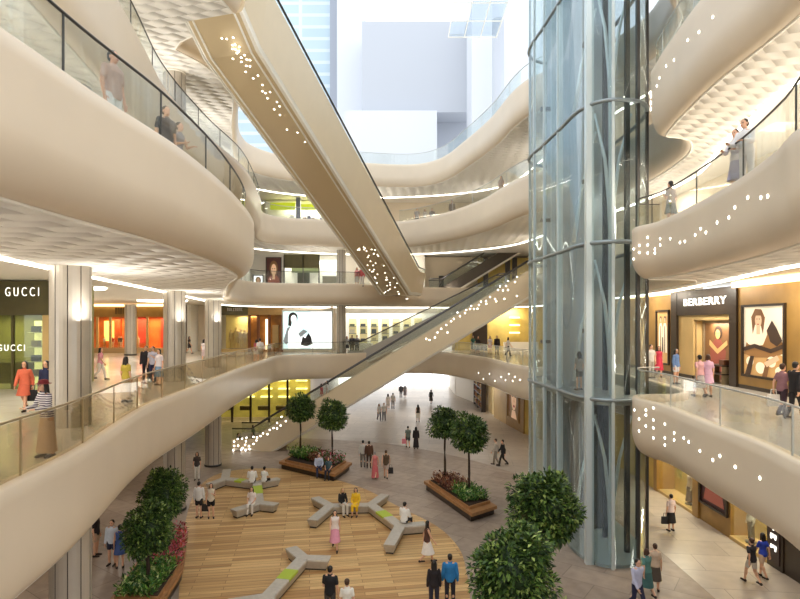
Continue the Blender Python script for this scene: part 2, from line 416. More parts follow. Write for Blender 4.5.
# ------------------------------------------------------------------ ground
g = MB().sheet([(-32, -24), (16.4, -24), (16.4, 84), (-32, 84)], 0.0)
g.build('floor', pave, None, label='brown stone paving of the ground floor around the wooden deck', cat='floor', kind='structure')
lw = catmull([(10.6, 4), (10.75, 19), (10.5, 26), (9.2, 31), (7.5, 34.4), (5.2, 38), (2.2, 41.2), (-1, 43.6), (-5, 45.0), (-9, 45.8)], 0.8)
MB().prism([tuple(p) for p in lw] + [(-9, 60), (-9, 83), (14.4, 83), (14.4, 4)], -0.03, 0.006).build('floor', pave_l, None, label='light stone walkway beside the gold shopfronts and the exit', cat='floor', kind='structure')
dk = catmull([onz(470, 640, 0), onz(470, 599, 0), onz(467, 575, 0), onz(459, 549, 0), onz(437, 527, 0), onz(400, 508, 0), onz(366, 490, 0), onz(335, 480, 0), onz(305, 473, 0), onz(278, 469, 0), onz(240, 470, 0), onz(214, 476, 0),
              onz(196, 492, 0), onz(186, 520, 0), onz(181, 560, 0), onz(178, 610, 0), onz(172, 680, 0)], 0.6)
MB().prism([tuple(p) for p in dk], 0.0, 0.035).build('floor', deck_m, None, label='honey coloured timber plank deck on the ground floor', cat='floor', kind='structure')

# ------------------------------------------------------------------ columns
def column(x, y, z0, z1, r, label, grp='round clad columns'):
    pts = []
    nseg = 10
    for k in range(nseg):
        a0 = 2 * PI * k / nseg + 0.1
        for j in range(4): 
            a = a0 + (2 * PI / nseg - 0.05) * j / 3; pts.append((x + r * math.cos(a), y + r * math.sin(a)))
        a = a0 + 2 * PI / nseg - 0.035; pts.append((x + (r - 0.03) * math.cos(a), y + (r - 0.03) * math.sin(a)))
        a = a0 + 2 * PI / nseg - 0.012; pts.append((x + (r - 0.03) * math.cos(a), y + (r - 0.03) * math.sin(a)))
    root = empty('column', (x, y, z0), label, 'column', grp, 'structure')
    b = MB(); n = len(pts); b.prism(pts, z0, z1, 0, False)
    for i, f in enumerate(b.f[:n]):
        k = i % 6
        b.m[i] = 1 if k in (3, 4, 5) else 0
    b.build('shaft', [col_m, joint_m], root)
    MB().cyl((x, y, z0), (x, y, z0 + 0.12), r + 0.04, r + 0.04, 24).build('base_ring', dsteel, root)
    MB().cyl((x, y, z1 - 0.10), (x, y, z1), r + 0.03, r + 0.03, 24).build('top_ring', line_m, root)
column(-9.35, 15.9, 0, 16.2, 0.53, 'clad grey column beside the striped top shopper, thickest of the row')
column(-11.35, 28.2, 0, 22.0, 0.53, 'clad grey column behind the group at the curved railing')
column(-12.35, 37.0, 0, 11.0, 0.52, 'clad grey column whose foot stands near the bench with two white shirts')
column(-5.4, 51.5, 6.5, 16.2, 0.42, 'pale column between the white photo screen and the white shop')
column(-24.3, 50.5, 6.5, 11.1, 0.5, 'square looking grey column in front of the orange shop')

# ------------------------------------------------------------------ railings
def railing(path, zf, label, hmat, gmat, inset=0.18, h=1.15, per=8, grp='glass balcony railings', postm=None, hr=.026, pr=.013):
    q = offs(path, inset)
    mid = q[len(q) // 2]
    root = empty('glass_railing', (mid.x, mid.y, zf), label, 'railing', grp)
    MB().tube([(p.x, p.y, zf + h) for p in q], hr, 6).build('handrail', hmat, root)
    n = normals(q)
    i = 0
    while i < len(q) - 1:
        j = min(i + per, len(q) - 1)
        if len(q) - 1 - j < 3: j = len(q) - 1
        idx = list(range(i, j + 1))
        poly = [(q[k].x + n[k].x * 0.008, q[k].y + n[k].y * 0.008) for k in idx] + [(q[k].x - n[k].x * 0.008, q[k].y - n[k].y * 0.008) for k in reversed(idx)]
        MB().prism(poly, zf + 0.05, zf + h - 0.04).build('glass_panel', gmat, root)
        if i > 0:
            p = q[i]
            MB().box(p.x - pr, p.y - pr, zf, p.x + pr, p.y + pr, zf + h).build('post', postm or hmat, root)
        i = j
def cut(path, f): return [p for p in path if f(p)]
def seg(path, a, b):                                # path between the samples nearest to plan points a and b
    ia = min(range(len(path)), key=lambda i: (path[i] - Vector(a)).length); ib = min(range(len(path)), key=lambda i: (path[i] - Vector(b)).length)
    return path[ia:ib + 1]
railing(seg(P1, (6.6, 1.5), (9.6, 21.0)), 6.6, 'clear railing in front of the gold shop with large portrait posters', steel, rail_glass, per=9)
railing(seg(P1, (9.6, 33), (1.5, 52.6)), 6.6, 'clear railing under the five shoppers by the yellow shop', steel, rail_glass)
railing(seg(P1, (-2.5, 50.5), (-9.9, 44.9)), 6.6, 'dark topped railing below the white photo screen', dsteel, rail_glass)
railing(seg(P1, (-9.9, 44.9), (-4.6, 1.5)), 6.6, 'long curved bronze topped railing past the olive shopfront', bronze, rail_glass_b, per=7)
railing(seg(P2, (6.6, 1.5), (9.6, 21.0)), 12.65, 'curved railing in front of the white dressed pair upstairs', dsteel, rail_glass, per=8)
railing(seg(P2, (-2.6, 49.6), (-12.3, 44.9)), 12.65, 'straight railing in front of the olive and white upper shops', dsteel, rail_glass)
railing(seg(P2, (-12.3, 44.9), (-4.9, 1.5)), 12.65, 'dark topped railing beside the man in white trousers', dsteel, rail_glass, per=7, inset=0.3)
railing(seg(P3, (7.3, 2), (9.6, 21.0)), 18.35, 'glass railing on the bulging upper balcony beside the lift shaft', steel, rail_glass)
railing(seg(P3, (9.8, 32), (0.2, 51.5)), 18.35, 'glass railing with four small standing shoppers behind it', steel, rail_glass)
railing(seg(P3, (-1, 50.6), (-11, 46.5)), 18.35, 'glass railing below the lime green shop bands', steel, rail_glass)
railing(seg(P3, (-11, 46.5), (-6.0, 2)), 18.35, 'glass railing of the upper balcony in front of the tall column', dsteel, rail_glass)
railing(seg(P4, (9.6, 31), (-10, 48.7)), 23.85, 'topmost glass railing below the pale outdoor facades', steel, rail_glass)

# ------------------------------------------------------------------ escalators
step_m = mat('escalator_step', (108, 104, 98), 0.4, 0.4)
def escalator(A, B, w, under, parapet, gl_h, flare, label, body_m, und_m, hmat, name='escalator', land=1.6, lipz=0.0, ends=(0.0, 0.0), gm=None, land2=None, trims=False):
    """A, B: foot and head of the step band (x, y, z). Side view: landings, slope; body from under (below the steps) to parapet (above)."""
    A, B = Vector(A), Vector(B)
    d = Vector((B.x - A.x, B.y - A.y, 0)); run = d.length; d.normalize(); nr = Vector((d.y, -d.x, 0))
    rise = B.z - A.z
    root = empty(name, A, label, 'escalator', 'escalators')
    def P(u, v, z): return A + d * u + nr * v + Vector((0, 0, z))
    if land2 is None: land2 = land
    prof = [(-land, 0.0), (0, 0.0), (run, rise), (run + land2, rise)]
    # body: U-shaped section swept along the profile
    hw = w / 2
    def ring(u, z, un, pa):
        fo = flare
        return [P(u, -hw - fo, z + pa), P(u, -hw - 0.10, z - un + 0.22), P(u, -hw, z - un + 0.05), P(u, -hw + 0.12, z - un), P(u, hw - 0.12, z - un), P(u, hw, z - un + 0.05), P(u, hw + 0.10, z - un + 0.22), P(u, hw + fo, z + pa),
                P(u, hw + fo - 0.16, z + pa), P(u, hw - 0.28, z - 0.04), P(u, -hw + 0.28, z - 0.04), P(u, -hw - fo + 0.16, z + pa)]
    sec = []
    for i, (u, z) in enumerate(prof):
        un = under
        if i == 0: un = under * 0.5 if ends[0] == 0 else ends[0]
        if i == 1: un = under * 0.5 if ends[0] == 0 else ends[0]
        if i == 3 and ends[1]: un = ends[1]
        sec.append((u, z, un))
        if i == 1: sec.append((u + run * 0.06, rise * 0.06, under))
        if i == 1: sec.append((u + run * 0.5, rise * 0.5, under))
    vs = []; nv = 12
    for u, z, un in sec: vs += ring(u, z, un, parapet)
    fs = []; mi = []
    for i in range(len(sec) - 1):
        for k in range(nv):
            l = (k + 1) % nv
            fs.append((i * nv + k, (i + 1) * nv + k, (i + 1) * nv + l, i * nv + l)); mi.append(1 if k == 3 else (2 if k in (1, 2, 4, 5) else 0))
    fs.append(tuple(range(nv))); mi.append(0)
    fs.append(tuple(range((len(sec) - 1) * nv, len(sec) * nv))[::-1]); mi.append(0)
    b = MB(); b.add(vs, fs); b.m = mi
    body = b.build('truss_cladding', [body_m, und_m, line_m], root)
    if trims:
        for sd in (-1, 1):
            for v_, dz in ((sd * (hw + .02), .03), (sd * (hw - .34), -.01)):
                MB().tube([P(u, v_, z - un + dz) for u, z, un in sec], .05, 6).build('edge_trim', line_m, body)
    # steps
    st = MB(); ns = max(4, int(rise / 0.22)); pts = [(-land, 0.0)]
    for k in range(ns): pts += [(run * k / ns, rise * k / ns), (run * k / ns, rise * (k + 1) / ns)]
    pts += [(run + land2, rise)]
    vs = []
    for u, z in pts: vs += [P(u, -hw + 0.3, z), P(u, hw - 0.3, z)]
    st.add(vs, [(2 * i, 2 * i + 1, 2 * i + 3, 2 * i + 2) for i in range(len(pts) - 1)])
    st.build('step_band', step_m, root)
    for sd in (-1, 1):
        v = sd * (hw + flare - 0.08)
        g_ = MB(); vs = []
        for u, z in prof: vs += [P(u, v - 0.01, z + parapet), P(u, v - 0.01, z + parapet + gl_h), P(u, v + 0.01, z + parapet + gl_h), P(u, v + 0.01, z + parapet)]
        fs = [(i * 4 + k, i * 4 + (k + 1) % 4, (i + 1) * 4 + (k + 1) % 4, (i + 1) * 4 + k) for i in range(3) for k in range(4)] + [(0, 1, 2, 3), (15, 14, 13, 12)]
        g_.add(vs, fs); g_.build('balustrade_glass', gm or rail_glass, root)
        MB().tube([P(u, v, z + parapet + gl_h + 0.03) for u, z in prof], 0.06, 6).build('handrail', hmat, root)
    return root, body, P
# the long lower one, from the ground floor to the second gallery, behind the lift shaft
esc1, esc1b, EP1 = escalator((-10.9, 42.3, 0.03), (9.9, 42.3, 12.6), 2.4, 1.15, 0.85, 0.75, 0.12, 'long beige escalator with dotted lights rising behind the trees', fascia_up, under_m, dsteel, land=1.4, ends=(0.02, 0.0))
m1 = [(400 + a / 4, 300 + b / 4) for a, b in [(385, 5), (345, 15), (310, 35), (285, 24), (265, 40), (240, 65), (230, 50), (215, 75), (205, 85), (185, 100), (190, 130), (165, 115), (150, 130), (140, 150), (118, 160), (105, 155)]]
m2 = [(370 + a / 5, 220 + b / 5) for a, b in [(735, 285), (725, 310), (690, 305), (680, 330), (650, 332), (640, 350), (665, 352), (600, 385), (625, 395), (580, 405), (545, 425), (555, 408), (520, 445), (500, 445), (475, 465), (735, 380), (690, 350), (672, 395)]]
m3 = [(200 + a / 5.71, 380 + b / 5.71) for a, b in [(465, 210), (490, 235), (440, 245), (460, 260), (420, 275), (440, 277), (398, 285), (360, 305), (385, 310), (345, 320), (305, 325), (325, 328), (322, 345), (265, 330), (262, 350), (240, 335), (215, 337), (195, 352), (218, 375), (195, 377), (243, 388), (258, 370), (280, 378), (190, 402), (260, 402), (283, 395), (235, 400), (305, 365)]]
for px, py in m1 + m2 + m3:
    p = ray_plane(px, py, (0, 42.3 - 1.2 - 0.125, 0), Vector((0, -1, 0)))
    pin(p, (0, -1, 0), esc1b, 1.15 if px > 300 else 1.25)
# the long upper one, from the second gallery at the far end up to the fourth gallery
EA, EB = Vector((0.05, 50.0, 12.6)), Vector((-7.32, 24.3, 22.35))
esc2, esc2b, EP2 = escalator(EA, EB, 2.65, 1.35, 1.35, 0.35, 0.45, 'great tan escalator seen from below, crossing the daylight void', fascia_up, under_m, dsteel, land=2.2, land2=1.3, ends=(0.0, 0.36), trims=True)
ed = Vector((EB.x - EA.x, EB.y - EA.y, 0)); erun = ed.length; ed.normalize(); enr = Vector((ed.y, -ed.x, 0))
eslope = (EB.z - EA.z) / erun
eN = ed.cross(enr); eN = (ed + Vector((0, 0, eslope))).cross(enr).normalized()
if eN.z > 0: eN = -eN
eP0 = EA + Vector((0, 0, -1.35))
eu = [(88, 153), (107, 155), (133, 150), (130, 180), (140, 178), (158, 187), (130, 195), (142, 197), (155, 205), (148, 212), (178, 220), (165, 230), (200, 240), (187, 238), (165, 247), (185, 263), (200, 265), (132, 235), (183, 287), (213, 313), (232, 302), (250, 340), (250, 365), (262, 372), (280, 368), (270, 393), (308, 408), (318, 425), (297, 437), (320, 460), (348, 518), (390, 530), (420, 568)]
for a, b in eu:
    p = ray_plane(200 + a / 4, b / 4, eP0, eN)
    pin(p + eN * 0.01, eN, esc2b, 1.0)
for k in range(48):
    t = 0.38 - 0.36 * random.random() ** 1.0; v = random.uniform(-0.95, 0.95)
    p = EA + ed * (erun * t) + enr * v + Vector((0, 0, eslope * erun * t - 1.35))
    pin(p + eN * 0.01, eN, esc2b, 1.0)
# two smaller ones at the far end
escalator((-3.5, 51.15, 6.5), (8.9, 51.15, 12.6), 2.0, 1.0, 0.35, 0.85, 0.02, 'grey escalator with glass sides rising at the far end', mat('grey_cladding', (170, 164, 154), 0.4, 0.2), col_m, dsteel, land=1.2)
escalator((4.2, 57.6, 12.6), (13.6, 57.6, 18.3), 2.2, 1.0, 0.4, 0.85, 0.02, 'dark sided escalator in the upper far corner beside the lift shaft', mat('dark_cladding', (70, 62, 52), 0.4, 0.2), col_m, dsteel, land=1.2)

# ------------------------------------------------------------------ glass lift shaft
EV = [(7.18, 22.4), (7.75, 21.45), (8.7, 21.35), (9.5, 21.75), (10.02, 22.9), (10.2, 25.5), (9.9, 28.5), (8.9, 30.2), (7.6, 30.3), (6.72, 29.2), (6.85, 26.6), (7.02, 24.4)]
EV = EV[::-1]
ev = catmull(EV, 0.18, True)
lift = empty('glass_lift_shaft', (8.5, 25.5, 0), 'tall clear glass lift shaft rising through all floors beside the curved balconies', 'lift shaft')
ZT = 34.0
marks = [(10.1, 24.0), (9.85, 22.4), (9.2, 21.55), (8.1, 21.35), (7.45, 21.85), (6.98, 24.8), (6.86, 26.6), (6.78, 28.0), (6.85, 29.7), (7.9, 30.35), (9.3, 29.9), (10.05, 27.5)]
idx = [min(range(len(ev)), key=lambda i: (ev[i] - Vector(m)).length) for m in marks]
idx = sorted(set(idx)); nn = normals(ev, True)
for k, i in enumerate(idx):
    j = idx[(k + 1) % len(idx)]
    ids = list(range(i, j + 1)) if j > i else list(range(i, len(ev))) + list(range(0, j + 1))
    poly = [(ev[t].x + nn[t].x * 0.01, ev[t].y + nn[t].y * 0.01) for t in ids] + [(ev[t].x - nn[t].x * 0.01, ev[t].y - nn[t].y * 0.01) for t in reversed(ids)]
    MB().prism(poly, 0.05, ZT, 0, True).build('glass_panel', shaft_glass, lift)
    p = ev[i]; wide = (p - Vector((7.45, 21.85))).length < 0.5
    r = 0.15 if wide else 0.055
    MB().box(p.x - r, p.y - r * 0.8, 0.0, p.x + r, p.y + r * 0.8, ZT).build('mullion', mull_m if p.x < 8.8 else dsteel, lift)
for z in (6.45, 12.5, 17.9, 23.5, 29.5):
    MB().tube([(p.x, p.y, z) for p in ev], 0.085, 8, closed=True).build('ring_beam', ring_m, lift)
MB().prism([tuple(p) for p in offs(ev, 0.12, True)] if False else [(p.x * 0.97 + 8.5 * 0.03, p.y * 0.97 + 25.5 * 0.03) for p in ev], 0.0, 0.12).build('base_plinth', mat('plinth_stone', (150, 160, 158), 0.3), lift)
for zz in (6.5,):
    MB().prism([(p.x * 0.95 + 8.5 * 0.05, p.y * 0.95 + 25.5 * 0.05) for p in ev], zz - 0.28, zz).build('landing_plate', steel, lift)
core = [(7.75, 25.6), (8.5, 25.2), (9.5, 25.4), (9.6, 28.6), (8.2, 29.2), (7.5, 28.6)]
MB().prism(core, 0.12, 6.2).build('core', core_d, lift)  # lower core coloured darker, with the dark reflections low in the shaft painted in
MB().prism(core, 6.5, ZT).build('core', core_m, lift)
for x, y in ((8.55, 22.6), (9.2, 22.7), (8.9, 24.3), (7.28, 25.4), (7.35, 26.9)):
    MB().box(x - 0.09, y - 0.09, 0.12, x + 0.09, y + 0.09, ZT).build('guide_rail', core_d if x > 8.8 else mull_m, lift)
def limb(pts, r0, r1):
    MB().tube([p for p in pts], r0, 7, 0, r1).build('branching_rib', mull_m, lift)
for z0 in (0.2, 6.6, 12.6, 18.0, 23.6):
    for dx in (-1, 1):
        limb([(8.75, 23.2, z0), (8.75 + dx * 0.08, 23.2, z0 + 1.8), (8.75 + dx * 0.30, 23.1, z0 + 3.6), (8.75 + dx * 0.75, 23.0, z0 + 5.4)], 0.11, 0.05)
    limb([(7.5, 24.2, z0 + 0.3), (7.9, 24.4, z0 + 2.6), (8.6, 24.6, z0 + 5.2)], 0.10, 0.05)
for z0 in (9.0, 15.0, 20.5):
    MB().box(7.35, 22.4, z0, 7.75, 22.6, z0 + 0.16).build('bracket', dsteel, lift)
    MB().box(6.95, 27.6, z0 - 0.6, 7.5, 27.8, z0 - 0.44).build('bracket', dsteel, lift)
# ------------------------------------------------------------------ people
DG = bpy.context.evaluated_depsgraph_get
def remeshed(mb, name, vox, smooth=1, keep=None):
    me = mb.mesh(name, [white_p]); me.materials.clear()
    o = bpy.data.objects.new('work', me); COL.objects.link(o)
    r = o.modifiers.new('r', 'REMESH'); r.mode = 'VOXEL'; r.voxel_size = vox; r.use_smooth_shade = True
    if smooth:
        s = o.modifiers.new('s', 'SMOOTH'); s.factor = 0.5; s.iterations = smooth
    if keep:
        d = o.modifiers.new('d', 'DECIMATE'); d.ratio = keep
    bpy.context.view_layer.update()
    out = bpy.data.meshes.new_from_object(o.evaluated_get(DG())); out.name = name
    bpy.data.objects.remove(o); bpy.data.meshes.remove(me)
    out.polygons.foreach_set('use_smooth', [True] * len(out.polygons))
    return out
def caps(mb, p0, p1, r0, r1, seg=10):
    p0, p1 = Vector(p0), Vector(p1)
    if (p1 - p0).length > 1e-4: mb.tube([p0, p1], r0, seg, 0, r1)
    mb.ball(p0, r0, seg, 6); mb.ball(p1, r1, seg, 6)
V = Vector
# joint offsets: hip height, lean, arm (elbow, wrist) from the shoulder, leg (knee, ankle) from the hip joint; side = +1 / -1
POSES = {
 'stand': dict(hip=.92, lean=.0, arms=[((.05, .02, -.29), (.06, -.04, -.54)), ((.05, .02, -.29), (.06, -.04, -.54))], legs=[((.012, -.01, -.42), (.02, .02, -.83)), ((.012, -.01, -.42), (.02, .02, -.83))]),
 'phone': dict(hip=.92, lean=.03, arms=[((.03, .0, -.29), (-.07, -.20, -.15)), ((.05, .02, -.29), (.06, -.04, -.54))], legs=[((.012, -.02, -.42), (.03, -.02, -.83)), ((.012, .0, -.42), (.02, .04, -.83))]),
 'walk': dict(hip=.90, lean=.05, arms=[((.04, .12, -.26), (.05, .12, -.50)), ((.04, -.10, -.27), (.03, -.24, -.47))], legs=[((.0, -.17, -.39), (.0, -.24, -.80)), ((.0, .03, -.42), (.0, .30, -.72))]),
 'stride': dict(hip=.91, lean=.04, arms=[((.04, -.09, -.27), (.03, -.20, -.48)), ((.04, .11, -.26), (.05, .13, -.50))], legs=[((.0, .02, -.42), (.0, .22, -.78)), ((.0, -.12, -.40), (.0, -.17, -.82))]),
 'rail': dict(hip=.92, lean=.12, arms=[((.06, -.08, -.26), (.0, -.30, -.26)), ((.06, -.08, -.26), (.0, -.30, -.26))], legs=[((.01, .0, -.42), (.02, .06, -.83)), ((.01, -.02, -.42), (.02, .0, -.83))]),
 'sit': dict(hip=.56, lean=.10, arms=[((.05, -.06, -.27), (-.02, -.27, -.36)), ((.05, -.06, -.27), (-.02, -.27, -.36))], legs=[((.02, -.42, -.01), (.02, -.40, -.46)), ((.02, -.42, -.01), (.03, -.46, -.46))]),
}
def skeleton(pose, sex):
    p = POSES[pose]; hip = V((0, 0, p['hip'])); R = Matrix.Rotation(p['lean'], 3, 'X')
    sw = .155 if sex == 'f' else .180
    J = {'hip': hip, 'R': R, 'T': lambda x, y, z: hip + R @ V((x, y, z)), 'pose': pose, 'sex': sex}
    for i, s in enumerate((1, -1)):
        sh = J['T'](s * sw, 0, .452); e, w_ = p['arms'][i]; k, a = p['legs'][i]; hj = hip + V((s * .088, 0, -.01))
        J['sh', s] = sh; J['el', s] = sh + V((s * e[0], e[1], e[2])); J['wr', s] = sh + V((s * w_[0], w_[1], w_[2]))
        J['hj', s] = hj; J['kn', s] = hj + V((s * k[0], k[1], k[2])); J['an', s] = hj + V((s * a[0], a[1], a[2]))
    J['head'] = J['T'](0, -.015, .665)
    return J
TORSO = {'f': [(-.09, .13, .10), (0, .165, .115), (.09, .150, .10), (.19, .122, .088), (.30, .138, .10), (.37, .148, .118), (.44, .160, .10), (.49, .140, .075), (.525, .075, .055)],
         'm': [(-.09, .13, .10), (0, .160, .115), (.09, .158, .11), (.19, .152, .105), (.30, .165, .112), (.38, .180, .118), (.45, .190, .10), (.495, .160, .078), (.53, .080, .058)]}
def torso(mb, J, lo, hi, inf, flare=0.0):
    rg = [(z, rx, ry) for z, rx, ry in TORSO[J['sex']] if lo <= z <= hi]
    mb.loft([(J['T'](0, 0, z), rx + inf + (flare if z <= 0 else 0), ry + inf + (flare if z <= 0 else 0), J['R']) for z, rx, ry in rg], 16)
def body_mesh(pose, sex):
    J = skeleton(pose, sex); mb = MB(); f = .9 if sex == 'f' else 1.0
    torso(mb, J, -1, 1, 0)
    caps(mb, J['T'](0, .005, .50), J['T'](0, -.005, .60), .052 * f, .05 * f)
    h = J['head']
    mb.ball(h + V((0, .012, .03)), (.074, .092, .088), 14, 10); mb.ball(h + V((0, -.022, -.045)), (.056, .066, .068), 12, 8)
    mb.ball(h + V((0, -.088, -.012)), (.013, .020, .026), 8, 6)                   # nose
    mb.ball(h + V((0, -.074, -.052)), (.026, .014, .012), 8, 6)                   # lips
    for s in (1, -1):
        mb.ball(h + V((s * .074, .012, -.005)), (.012, .020, .032), 8, 6)          # ear
        caps(mb, J['sh', s], J['el', s], .050 * f, .040 * f); caps(mb, J['el', s], J['wr', s], .040 * f, .027 * f)
        caps(mb, J['hj', s], J['kn', s], .085, .056); caps(mb, J['kn', s], J['an', s], .056, .038)
        kn, an = J['kn', s], J['an', s]; mb.ball(kn.lerp(an, .3) + V((0, .015, 0)), (.054, .058, .11), 10, 7)   # calf
        d = V((s * .03, -1, 0)).normalized(); caps(mb, an + V((0, .03, -.045)), an + d * .17 + V((0, 0, -.055)), .036, .026)
        # hand: palm, four fingers of two bones each, thumb from the side of the palm
        w_ = J['wr', s]; fd = (w_ - J['el', s]).normalized(); side = V((0, -1, 0)) - fd * V((0, -1, 0)).dot(fd)
        if side.length < .2: side = V((1, 0, 0)) * -s - fd * (V((1, 0, 0)) * -s).dot(fd)
        side.normalize(); pn = fd.cross(side)
        inward = pn if pn.x * s < 0 else -pn
        pc = w_ + fd * .048
        mb.ball(pc, (.040, .018, .052), 10, 7, 0, Matrix((side, pn, fd)).transposed())
        for q, (o, ln) in enumerate(((.028, .070), (.010, .080), (-.009, .074), (-.027, .058))):
            a = pc + side * o + fd * .036; b = a + fd * ln * .55 + inward * .008; c = b + fd * ln * .35 + inward * .026
            caps(mb, a, b, .0092, .0085, 6); caps(mb, b, c, .0085, .0075, 6)
        a = pc + side * .030 - fd * .020; b = a + side * .026 + fd * .026 + inward * .010; caps(mb, a, b, .0115, .010, 6); caps(mb, b, b + fd * .028 + inward * .010, .010, .008, 6)
    return remeshed(mb, 'person_body', .0075, 1)
def top_mesh(pose, sex, kind):
    J = skeleton(pose, sex); mb = MB(); f = .9 if sex == 'f' else 1.0
    torso(mb, J, -.1 if kind != 'crop' else 0, .51, .016 if kind != 'jacket' else .026)
    mb.loft([(J['T'](0, .0, .44), .125, .088, J['R']), (J['T'](0, .0, .50), .105, .080, J['R']), (J['T'](0, .0, .545), .070, .066, J['R'])], 14)
    for s in (1, -1):
        sh, el, wr = J['sh', s], J['el', s], J['wr', s]
        if kind == 'vest': mb.ball(sh - V((s * .03, 0, 0)), .06, 10, 7)
        elif kind == 'tee': caps(mb, sh, sh.lerp(el, .6), .058 * f, .062 * f)
        else:
            i = .018 if kind != 'jacket' else .024
            caps(mb, sh, el, (.050 + i) * f, (.042 + i) * f); caps(mb, el, el.lerp(wr, .92), (.042 + i) * f, (.028 + i) * f)
    return remeshed(mb, 'top', .013, 2)
def bottom_mesh(pose, sex, kind):
    J = skeleton(pose, sex); mb = MB()
    mb.loft([(J['T'](0, 0, z), rx + .012, ry + .012, J['R']) for z, rx, ry in TORSO[sex] if -.1 <= z <= .1], 16)
    if kind in ('trousers', 'shorts', 'capri'):
        for s in (1, -1):
            hj, kn, an = J['hj', s], J['kn', s], J['an', s]
            if kind == 'shorts': caps(mb, hj, hj.lerp(kn, .62), .098, .088)
            else:
                caps(mb, hj, kn, .096, .070); e = .93 if kind == 'trousers' else .45
                caps(mb, kn, kn.lerp(an, e), .070, .060 if kind == 'trousers' else .062)
    else:
        ln = {'skirt': .52, 'miniskirt': .36, 'longskirt': .80}[kind]
        if pose == 'sit':
            for s in (1, -1):
                caps(mb, J['hj', s], J['kn', s], .100, .078)
                if kind != 'miniskirt': caps(mb, J['kn', s], J['kn', s].lerp(J['an', s], .5), .078, .07)
            m0 = (J['hj', 1] + J['hj', -1]) / 2; m1 = (J['kn', 1] + J['kn', -1]) / 2; caps(mb, m0, m1, .085, .07)
        else:
            hip = J['hip']; c1 = (J['kn', 1] + J['kn', -1]) / 2
            spread = abs(J['kn', 1].y - J['kn', -1].y) / 2
            rg = []
            for t in range(6):
                u = t / 5; z = hip.z + .08 - (ln + .08) * u
                rg.append((V((0, c1.y * u * .6, z)), .150 + .085 * u, .110 + (.085 + spread * .8) * u, Matrix.Identity(3)))
            mb.loft(rg[::-1], 18)
    return remeshed(mb, kind, .013, 2)
def hair_mesh(pose, sex, kind):
    J = skeleton(pose, sex); h = J['head']; mb = MB()
    mb.ball(h + V((0, .028, .045)), (.084, .092, .086), 14, 9)
    mb.ball(h + V((0, .055, .0)), (.076, .058, .075), 12, 8)
    if kind == 'long':
        for x in (-.055, 0, .055): caps(mb, h + V((x, .06, .0)), h + V((x * 1.15, .085, -.24)), .042, .034)
        for s in (1, -1): caps(mb, h + V((s * .074, .0, .02)), h + V((s * .088, .01, -.20)), .022, .018)
    if kind == 'bob':
        for s in (1, -1): caps(mb, h + V((s * .07, .015, .02)), h + V((s * .078, .012, -.09)), .028, .026)
        caps(mb, h + V((-.04, .07, -.02)), h + V((.04, .07, -.08)), .05, .04)
    if kind == 'bun': mb.ball(h + V((0, .115, .075)), .045, 10, 7)
    return remeshed(mb, 'hair', .012, 1)
def hat_mesh(pose, sex):
    J = skeleton(pose, sex); h = J['head']; mb = MB()
    I = Matrix.Identity(3)
    mb.loft([(h + V((0, .015, z)), r, r * 1.08, I) for z, r in ((.045, .155), (.055, .158), (.062, .105), (.10, .098), (.135, .080), (.146, .04))], 20)
    return remeshed(mb, 'hat', .010, 1)
def shoe_mesh(pose, sex, s):
    J = skeleton(pose, sex); an = J['an', s]; d = V((s * .03, -1, 0)).normalized(); mb = MB()
    caps(mb, an + V((0, .035, -.045)), an + d * .17 + V((0, 0, -.05)), .043, .034); caps(mb, an + V((0, .01, -.02)), an + V((0, .02, -.05)), .044, .045)
    return remeshed(mb, 'shoe', .012, 1)
CACHE = {}
def cached(key, fn, *a):
    if key not in CACHE: CACHE[key] = fn(*a)
    return CACHE[key]
def put(name, me, mtl, parent=None):
    o = link(name, me, parent)
    if not me.materials: me.materials.append(None)
    o.material_slots[0].link = 'OBJECT'; o.material_slots[0].material = mtl
    return o
skin_m = mat('skin', (226, 178, 148), 0.5); eye_m = mat('eye', (40, 28, 24), 0.3); lip_m = mat('lips', (178, 84, 78), 0.45)
HAIRC = {'black': mat('hair_black', (28, 22, 20), 0.4), 'brown': mat('hair_brown', (72, 46, 32), 0.4), 'blond': mat('hair_blond', (196, 160, 104), 0.4), 'grey': mat('hair_grey', (150, 146, 142), 0.5)}
def cloth(c, pat=None):
    key = 'cloth_%d_%d_%d' % c + ('_' + pat if pat else '')
    if pat == 'striped' and key not in MATS:
        m, N, L, P = principled(key); tc = N.new('ShaderNodeTexCoord'); w_ = N.new('ShaderNodeTexWave')
        w_.bands_direction = 'Z'; w_.inputs['Scale'].default_value = 6.5; L.new(tc.outputs['Object'], w_.inputs['Vector'])
        r = N.new('ShaderNodeValToRGB'); r.color_ramp.interpolation = 'CONSTANT'
        r.color_ramp.elements[0].color = rgb(*c); r.color_ramp.elements[1].position = .5; r.color_ramp.elements[1].color = rgb(236, 232, 232)
        L.new(w_.outputs['Fac'], r.inputs['Fac']); L.new(r.outputs['Color'], P.inputs['Base Color']); P.inputs['Roughness'].default_value = .8; MATS[key] = m
    return mat(key, c, 0.8, noise=0.06, nscale=12)
